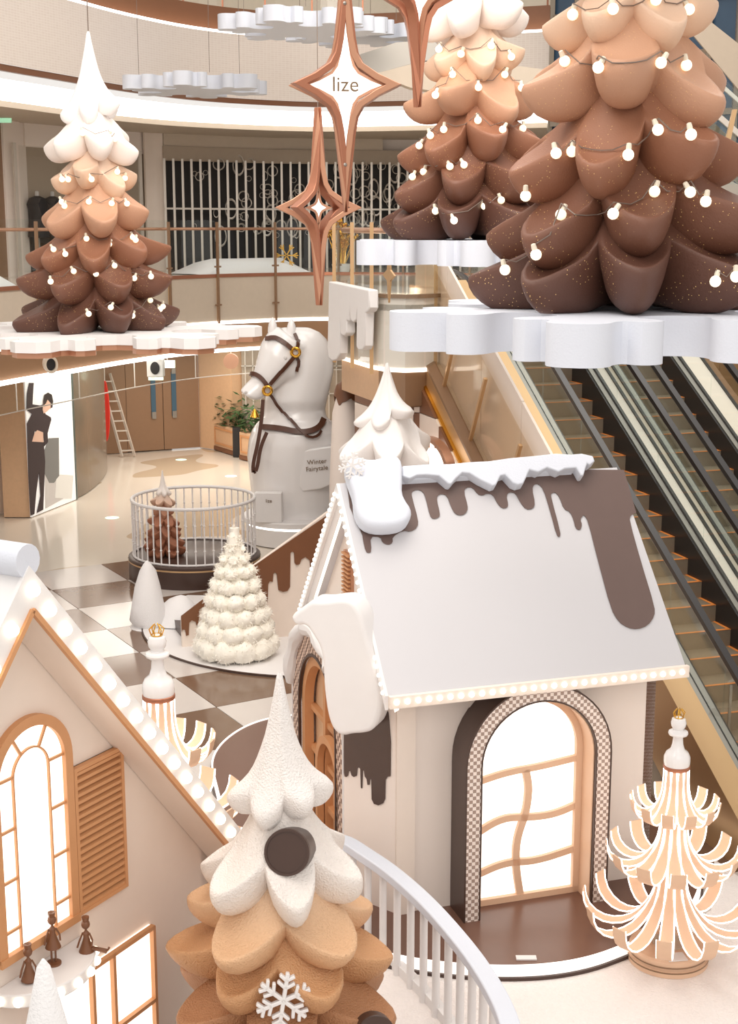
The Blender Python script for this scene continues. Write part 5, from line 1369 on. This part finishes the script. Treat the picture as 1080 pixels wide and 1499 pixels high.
text3d('lettering', 'No leaning or climbing', .04, Matrix.Translation(nbp([(1046, 1120)])[0] + Vector((0, -.01, 0))) @ Matrix.Rotation(1.02, 4, 'Y') @ Matrix.Rotation(pi / 2, 4, 'X'), 'text', nb)
MB().bar((.1, .1, 0), (.1, .1, 1.5), .03, .03).build('stand', 'steel', nb)

# ============================================================= LAMP TREES (chess-topped, with glowing fronds)
def lamp_tree(label, loc, s, rz):
    t = thing('lamp_tree', label, 'lamp', loc, rz, None); t.scale = (s, s, s)
    MB().lathe([(.37, 0), (.37, .05), (.35, .06), (.35, .09), (.36, .10), (.36, .14), (.34, .16), (.02, .165)], 48).build('base', 'woodp', t)
    MB().lathe([(.375, .045), (.375, .06)], 48, cap=False).lathe([(.365, .092), (.365, .105)], 48, cap=False).build('base_groove', 'bdoor', t)
    MB().lathe([(.15, .165), (.15, .18), (.02, .181)], 32).build('base_hub', 'beige', t)
    MB().lathe([(.05, .17), (.05, 1.9)], 16).build('pole', 'woodp', t)
    for (zt, zb, R_, zend, n, r0, ph) in ((1.90, 1.42, .40, 1.60, 12, .11, 0), (1.48, .92, .60, 1.14, 12, .12, .25), (1.04, .30, .80, .60, 12, .13, .1)):
        pr = [(r0, zt), (r0, zt - (zt - zb) * .38), (r0 + (R_ - r0) * .10, zt - (zt - zb) * .66), (r0 + (R_ - r0) * .36, zb + (zt - zb) * .06), (r0 + (R_ - r0) * .72, zb + .01), (R_ * .97, zb + (zend - zb) * .45), (R_, zend)]
        P_ = resample(smoothc([(r, 0, z) for r, z in pr]), 16); wd = .135 * (1 if R_ > .5 else .75)
        vs = []; fs = []
        tang = [(P_[min(i + 1, 15)] - P_[max(i - 1, 0)]).normalized() for i in range(16)]
        for i, p in enumerate(P_):
            nn = Vector((tang[i].z, 0, -tang[i].x)); ww = wd * (.42 + .58 * min(1, i / 9)) / 2
            for (a, b) in ((-ww, 0), (ww, 0), (ww, .012), (-ww, .012)): vs.append(p + Vector((0, a, 0)) + nn * b)
        for i in range(15):
            for k in range(4): fs.append((4 * i + k, 4 * i + (k + 1) % 4, 4 * i + 4 + (k + 1) % 4, 4 * i + 4 + k))
        fs += [(3, 2, 1, 0), (60, 61, 62, 63)]
        fb_ = MB().add(vs, fs).build('frond', 'woodp', t)
        lm = MB()
        for sg in (-1, 1):
            lm.tube([p + Vector((0, sg * wd * (.42 + .58 * min(1, i / 9)) / 2, 0)) for i, p in enumerate(P_)], .0062, 5)
        le = lm.build('light_strip', 'led', fb_)
        fb_.rotation_euler = (0, 0, ph)
        for k in range(1, n):
            c = inst(fb_, t, (0, 0, 0), (0, 0, ph + 2 * pi * k / n)); inst(le, c, (0, 0, 0))
    MB().lathe([(.115, 1.89), (.122, 1.90), (.122, 1.925), (.115, 1.93)], 32).build('collar', 'copperd', t)
    MB().lathe([(.115, 1.93), (.12, 1.96), (.118, 2.01), (.10, 2.05), (.065, 2.08), (.05, 2.13), (.045, 2.19), (.05, 2.21), (.085, 2.22), (.09, 2.235), (.085, 2.25), (.05, 2.26), (.045, 2.27), (.065, 2.30), (.07, 2.335), (.06, 2.37), (.02, 2.39)], 32).build('pawn_finial', 'gloss', t)
    mb = MB()
    mb.tube([(.04 * cos(a), .04 * sin(a), 2.385) for a in [2 * pi * k / 16 for k in range(16)]], .005, 5, True)
    for k in range(6):
        a = k * pi / 3; mb.tube([(.04 * cos(a), .04 * sin(a), 2.385), (.055 * cos(a), .055 * sin(a), 2.43), (.02 * cos(a), .02 * sin(a), 2.465)], .005, 5)
    mb.build('crown', 'gold', t)
    MB().box(-.12, .06, -.345, -.20, .166, .172).build('notice_plate', 'white', t)
    return t
q = pz(977, 1403, .03)
lamp_tree('glowing wooden frond tree lamp with white pawn top on the snow carpet at right', (q.x, q.y, .03), .96, .15)
lamp_tree('glowing wooden frond tree lamp with white pawn top rising behind the left house roof', (-1.9, 12.0, 0), 1.22, .3)

# ============================================================= FOREGROUND TREE
PALF = [(0, (84, 52, 38)), (.12, (104, 66, 46)), (.22, (170, 120, 84)), (.34, (206, 156, 112)), (.44, (220, 176, 136)), (.50, (234, 212, 190)), (.56, (238, 230, 224)), (1.0, (240, 238, 238))]
HF = 3.36; fx, fy = pY(412, 1200, 9.5).x, 9.5
TF = [(.02, .24, .29, 7, 0), (.10, .32, .285, 6, .3), (.20, .42, .268, 6, .75), (.305, .52, .250, 6, .2), (.41, .61, .222, 5, .6), (.525, .76, .190, 6, .95), (.71, 1.0, .118, 6, .35)]
tf, bF = icing_tree('foreground_tree', 'large fuzzy caramel tree with white top in the foreground centre', 'tree', (fx, fy, .02), HF, .3, PALF, 0, 'tree_fuzzy', tiers=TF)
def ornament_at(x, y):
    d = ray(x, y).normalized(); r = bF.ray_cast(ORI, d); return r
r = ornament_at(423, 1246); n_ = (ORI - r[0]).normalized() * .7 + Vector((-.25, -.6, .1)); n_.normalize()
bt = thing('round_button', 'round dark brown button fixed to the white part of the foreground tree', 'ornament', tuple(r[0]))
a_ = Vector((0, 0, 1)).cross(n_).normalized(); b_ = n_.cross(a_)
rb = .165
MB().prism([a_ * rb * cos(t_) + b_ * rb * sin(t_) - n_ * .16 for t_ in [2 * pi * k / 48 for k in range(48)]], n_ * .23).build('disc', 'chocd', bt, bevel=.012, bseg=3)
MB().ring([a_ * rb * .99 * cos(t_) + b_ * rb * .99 * sin(t_) + n_ * .06 for t_ in [2 * pi * k / 48 for k in range(48)]], [a_ * rb * .88 * cos(t_) + b_ * rb * .88 * sin(t_) + n_ * .06 for t_ in [2 * pi * k / 48 for k in range(48)]], n_ * .018).build('rim', 'chocd', bt)
r = ornament_at(412, 1443)
n3 = Vector((.12, -1, .12)).normalized()
snowflake_ornament('white snowflake ornament on the caramel foreground tree', r[0] + n3 * .24, .20, .045, .35, n3)
r = ornament_at(545, 1492)
c_ = r[0] if r[0] else pY(545, 1492, 9)
o = MB().prism([Vector((.13 * cos(t_), 0, .13 * sin(t_))) for t_ in [2 * pi * k / 40 for k in range(40)]], (.03, -.1, .02)).build('round_button', 'chocd', bevel=.01); o.location = c_ + Vector((0, -.03, -.04)); tag(o, 'dark brown button low on the right side of the foreground tree, at the frame edge', 'ornament')

# white fence around the foreground
fpts = [tuple(pz(x, y, .0)[:2]) for x, y in ((551, 1418), (571, 1435), (595, 1452), (616, 1474))]
RT = [tuple(pz(x, y, .95)[:2]) for x, y in ((500, 1228), (530, 1248), (571, 1275), (620, 1318), (660, 1362), (700, 1412), (735, 1470), (752, 1520))]
RT = [(RT[0][0] - .55, RT[0][1] + .12)] + RT + [(RT[-1][0] + .0, RT[-1][1] - .6)]
RT = resample(smoothc([(a, b, 0) for a, b in RT], it=3), 60)
ff = thing('curved_fence', 'thick white curved baluster fence in the foreground, right of the caramel tree', 'fence')
vs = []; fs = []
for i, p in enumerate(RT):
    t_ = (RT[min(i + 1, 59)] - RT[max(i - 1, 0)]).normalized(); s_ = Vector((-t_.y, t_.x, 0))
    for a, b in ((-.075, .90), (.075, .90), (.075, .985), (-.075, .985)): vs.append(p + s_ * a + Vector((0, 0, b)))
for i in range(59):
    for k in range(4): fs.append((4 * i + k, 4 * i + (k + 1) % 4, 4 * i + 4 + (k + 1) % 4, 4 * i + 4 + k))
fs += [(3, 2, 1, 0), (236, 237, 238, 239)]
MB().add(vs, fs).build('top_rail', 'foam', ff, bevel=.012)
bl = MB().tube([(0, 0, .0), (0, 0, .92)], .034, 12).build('baluster', 'white', ff); first_ = True
BP = resample(RT, 20)
for p in BP:
    if first_: bl.location = p; first_ = False
    else: inst(bl, ff, p)
MB().wall([(p.x, p.y) for p in RT], .02, .12, .08).build('bottom_rail', 'white', ff)

# ============================================================= LEFT HOUSE (near)
KH = 1.48; HD = .5
dA1 = radians(60.6); apx = pY(38, 850, 8.6)
A1 = Vector((apx.x, apx.y, 0)); wu = Vector((cos(dA1), sin(dA1), 0)); wn = Vector((sin(dA1), -cos(dA1), 0))   # along the wall, outward
M1 = Matrix.Translation(A1) @ Matrix.Rotation(dA1, 4, 'Z'); M1i = M1.inverted()
lh = thing('cream_house', 'near cream playhouse with big glowing roof bulbs, arched window and louvred shutter at left', 'house', tuple(A1), dA1)
def onw(pts, d=0):     # d outward distance -> local
    return [M1i @ onplane(x, y, A1 + wn * d, wn) for x, y in pts]
def W_(name, mb, m, **k): return mb.build(name, m, lh, **k)
RD = 0.0; WD = -.22 * KH
rk = onw([(38, 832), (345, 1213)], RD); ap = rk[0]; ra = rk[1]
lf = onw([(38, 832), (-120, 1150)], RD)[1]
slope = (ra.z - ap.z) / (ra.x - ap.x)
Lr = (ra.x - ap.x) * 1.06; Ll = -1.3 * KH
er = Vector((ap.x + Lr, 0, ap.z + slope * Lr)); el = Vector((ap.x + Ll, 0, ap.z - slope * Ll))
# wall
W_('gable_wall', MB().prism([(er.x - .08, -WD, 0), (er.x - .08, -WD, er.z - .1), (ap.x, -WD, ap.z - .1), (el.x + .08, -WD, el.z - .1), (el.x + .08, -WD, 0)], (0, .1, 0)), 'cream', smooth=False)
# roof slabs going back
def rs(a, b, name):
    return W_(name, MB().add([a, b, b + Vector((0, HD, 0)), a + Vector((0, HD, 0)), a - Vector((0, 0, .12)), b - Vector((0, 0, .12)), b + Vector((0, HD, -.12)), a + Vector((0, HD, -.12))],
        [(0, 1, 2, 3), (7, 6, 5, 4), (4, 5, 1, 0), (5, 6, 2, 1), (6, 7, 3, 2), (7, 4, 0, 3)]), 'white', smooth=False)
def bandpt(p, d): return p - Vector((0, 0, d))
for (e_, nm) in ((er, 'r'), (el, 'l')):
    W_('rake_board', MB().add([ap + Vector((0, -.03, .02)), e_ + Vector((0, -.03, .02)), e_ + Vector((0, -.03, -.25)), ap + Vector((0, -.03, -.25)), ap + Vector((0, .0, .02)), e_ + Vector((0, .0, .02)), e_ + Vector((0, .0, -.25)), ap + Vector((0, .0, -.25))],
        [(0, 1, 2, 3), (7, 6, 5, 4), (4, 5, 1, 0), (5, 6, 2, 1), (6, 7, 3, 2), (7, 4, 0, 3)]), 'white', smooth=False)
    W_('rake_soffit', MB().add([ap + Vector((0, -.03, -.25)), e_ + Vector((0, -.03, -.25)), e_ + Vector((0, -.03, -.29)), ap + Vector((0, -.03, -.29)), ap + Vector((0, .32, -.25)), e_ + Vector((0, .32, -.25)), e_ + Vector((0, .32, -.29)), ap + Vector((0, .32, -.29))],
        [(0, 1, 2, 3), (7, 6, 5, 4), (4, 5, 1, 0), (5, 6, 2, 1), (6, 7, 3, 2), (7, 4, 0, 3)]), 'cream', smooth=False)
    W_('rake_trim', MB().bar(ap + Vector((0, -.035, -.27)), e_ + Vector((0, -.035, -.27)), .035, .035), 'woodo', smooth=False)
rs(ap, er, 'roof_slab'); rs(ap, el, 'roof_slab')
W_('ridge_roll', MB().tube([(ap.x, -.02, ap.z + .05), (ap.x, HD, ap.z + .05)], .11, 16), 'foam')
lb = MB().ball((0, 0, 0), .043, 14).build('bulb', 'bulbn', lh); first_ = True
for (e_, n) in ((er, 17), (el, 11)):
    for k in range(n):
        if e_ is el and k == 0: continue
        s = (k + .1) / (n); p = ap.lerp(e_, s) + Vector((0, -.045, -.125))
        if first_: lb.location = p; first_ = False
        else: inst(lb, lh, p)
W_('side_wall', MB().box(er.x - .18, er.x - .08, -WD, .48, 0, er.z - .1), 'cream', smooth=False)
# arched window
def c14(pts): return [(x / 3.004, 1000 + y / 3.004) for x, y in pts]
WO = -WD * -1
fr_out = onw(c14([(300, 380), (322, 1020)]), WD); 
xR = fr_out[0].x + .0; zB = onw(c14([(322, 1022)]), WD)[0].z
top_ = onw(c14([(110, 142)]), WD)[0]
cx_ = top_.x; rad_ = xR - cx_; zS = top_.z - rad_
def wal(r, v, n=24, base=zB): return [(cx_ - r, v, base)] + [(cx_ + r * cos(pi - pi * k / n), v, zS + r * sin(pi * k / n)) for k in range(n + 1)] + [(cx_ + r, v, base)]
yv = -WD
W_('window_frame', MB().strip(wal(rad_, yv - .05), wal(rad_ - .075, yv - .05), (0, .05, 0)), 'woodo', ang=40)
W_('window_sill', MB().box(cx_ - rad_, cx_ + rad_, yv - .06, yv, zB - .03, zB + .03), 'woodo', smooth=False)
W_('lit_panel', MB().prism(wal(rad_ - .03, yv - .015), (0, .02, 0)), 'paneh', smooth=False)
ri = rad_ * .45
zi = zS - .0
inn = [(cx_ - ri, yv - .035, zB)] + [(cx_ + ri * cos(pi - pi * k / 20), yv - .035, zi + ri * sin(pi * k / 20)) for k in range(21)] + [(cx_ + ri, yv - .035, zB)]
inn2 = [(cx_ + (p[0] - cx_) * .93, p[1], p[2] if p[2] <= zi else zi + (p[2] - zi) * .93) for p in inn]
W_('glazing_bar', MB().strip(inn, inn2, (0, .02, 0)), 'woodo', ang=40)
for a in (60, 120): 
    a = radians(a); W_('glazing_bar', MB().bar((cx_ + ri * cos(a), yv - .025, zi + ri * sin(a)), (cx_ + rad_ * cos(a), yv - .025, zS + rad_ * sin(a)), .016, .02), 'woodo', smooth=False)
for sg in (-1, 1):
    for k in range(4):
        z = zS + .02 - (zS - zB) * k * .29
        W_('glazing_bar', MB().bar((cx_ + sg * ri, yv - .025, z), (cx_ + sg * rad_, yv - .025, z), .016, .02), 'woodo', smooth=False)
# louvred shutter
sh = onw(c14([(305, 375), (522, 268), (540, 885), (330, 1022)]), WD)
xs0, xs1 = xR + .005, (sh[1].x + sh[2].x) / 2; zs0 = (sh[2].z + sh[3].z) / 2; zs1 = (sh[0].z + sh[1].z) / 2
W_('shutter_frame', MB().ring([(xs0, yv - .05, zs0), (xs1, yv - .05, zs0), (xs1, yv - .05, zs1), (xs0, yv - .05, zs1)], [(xs0 + .03, yv - .05, zs0 + .03), (xs1 - .03, yv - .05, zs0 + .03), (xs1 - .03, yv - .05, zs1 - .03), (xs0 + .03, yv - .05, zs1 - .03)], (0, .05, 0)), 'woodo', smooth=False)
W_('shutter_back', MB().box(xs0 + .02, xs1 - .02, yv - .008, yv, zs0, zs1), 'bdoor', smooth=False)
ns = 20
sl = MB().add([(xs0 + .025, yv - .01, 0), (xs1 - .025, yv - .01, 0), (xs1 - .025, yv - .045, -.012), (xs0 + .025, yv - .045, -.012), (xs0 + .025, yv - .01, .026), (xs1 - .025, yv - .01, .026), (xs1 - .025, yv - .045, .012), (xs0 + .025, yv - .045, .012)], [(0, 1, 2, 3), (7, 6, 5, 4), (2, 6, 7, 3), (1, 5, 6, 2), (0, 3, 7, 4), (0, 4, 5, 1)]).build('shutter_slat', 'woodo', lh, smooth=False)
for k in range(ns):
    z = zs0 + .04 + (zs1 - zs0 - .09) * k / (ns - 1)
    if k == 0: sl.location = (0, 0, z)
    else: inst(sl, lh, (0, 0, z))
# lower square window
lw = onw(c14([(480, 1200), (655, 1060), (655, 1470)]), WD)
x0_, x1_ = lw[0].x - .74, lw[1].x; zt2 = lw[1].z
W_('lower_lit_panel', MB().box(x0_, x1_, yv - .02, yv, zt2 - 1.33, zt2), 'paneh', smooth=False)
for xx in (x0_, x0_ + .5, lw[0].x, x1_): W_('lower_window_bar', MB().box(xx - .022, xx + .008, yv - .06, yv - .02, zt2 - 1.33, zt2), 'woodo', smooth=False)
for zz in (zt2, zt2 - .62, zt2 - 1.27): W_('lower_window_bar', MB().box(x0_, x1_, yv - .06, yv - .02, zz - .025, zz + .008), 'woodo', smooth=False)
# balcony shelf
bz = onw(c14([(340, 1060)]), WD)[0].z - .10
bc = pz(8, 1372, bz); bc_l = M1i @ bc
bc_l = Vector((cx_ + .0, yv, bz)); 
edge = M1i @ pz(150, 1396, bz)
rb_ = min(1.1, max(.4, (Vector((edge.x, edge.y)) - Vector((bc_l.x, bc_l.y))).length))
hd = [(bc_l.x + rb_ * cos(a), bc_l.y - rb_ * .80 * sin(a), bz - .10) for a in [pi * k / 32 for k in range(33)]]
W_('balcony_shelf', MB().prism(hd, (0, 0, .10)), 'white', bevel=.01, bseg=2)
for k in range(9):
    a = pi * (k + .5) / 9; inst(lb, lh, (bc_l.x + (rb_ + .005) * cos(a), bc_l.y - (rb_ * .80 + .005) * sin(a), bz - .05), (0, 0, 0), (.8, .8, .8))
# figurines on the balcony
def figurine(label, px, py_, pose):
    q = pz(px, py_, bz); t = thing('figurine', label, 'figurine', tuple(q), random.uniform(-.4, .4), 'bronze figurines on the balcony')
    o = {}
    if pose == 'stand':
        MB().lathe([(.045, 0), (.045, .012), (.01, .016)], 20).build('base', 'chocw', t)
        MB().tube([(-.012, 0, .01), (-.012, 0, .12)], .006, 6).tube([(.012, 0, .01), (.012, 0, .12)], .006, 6).build('leg', 'chocw', t); z = .11
    elif pose == 'sit':
        MB().tube([(.0, .0, .02), (.06, -.02, .022), (.13, -.03, .01)], .008, 6).tube([(.0, .02, .02), (.06, .0, .022), (.13, -.005, .012), (.14, -.005, .03)], .008, 6).build('leg', 'chocw', t); z = 0
    else:
        MB().lathe([(.03, 0), (.03, .012), (.01, .016)], 16).build('base', 'chocw', t); z = .015
        MB().tube([(.0, 0, .05), (.05, -.02, .05), (.05, -.02, .0)], .009, 6).build('leg', 'chocw', t)
    MB().lathe([(.048, z), (.03, z + .05), (.017, z + .09), (.02, z + .12), (.008, z + .135), (.007, z + .15)], 14).build('dress', 'chocw', t)
    MB().tube([(-.02, 0, z + .12), (-.04, -.01, z + .07), (-.052, -.02, z + .03)], .006, 6).tube([(.02, 0, z + .12), (.04, -.01, z + .08), (.04, -.03, z + .05)], .006, 6).build('arm', 'chocw', t)
    MB().ball((0, 0, z + .175), .027, 12, sz=1.1).build('head', 'chocw', t)
    MB().lathe([(.018, z + .195), (.024, z + .225), (.012, z + .222), (.0, z + .215)], 8).build('crown', 'chocw', t)
    return t
f1 = figurine('standing bronze figurine in a flared dress on the balcony, middle of the three', 79, 1411, 'stand')
f2 = figurine('seated bronze figurine with outstretched legs at the right end of the balcony', 127, 1392, 'sit')
f3 = figurine('bronze figurine nearest the frame edge on the balcony, beside the white cone', 43, 1437, 'kneel')
for f in (f1, f2, f3): f.scale = (1.18, 1.18, 1.18)
# white cone tree tip in the lower left corner
q = pY(63, 1404, 4.6)
ct = thing('white_cone_tree', 'pointed white cone tree tip in the lower left corner', 'tree', (q.x, 4.6, 0))
MB().lathe([(.9, 0), (.55, q.z * .35), (.28, q.z * .68), (.12, q.z * .88), (.06, q.z * .95), (.025, q.z * .992), (.005, q.z)], 32).build('cone', 'snow', ct)
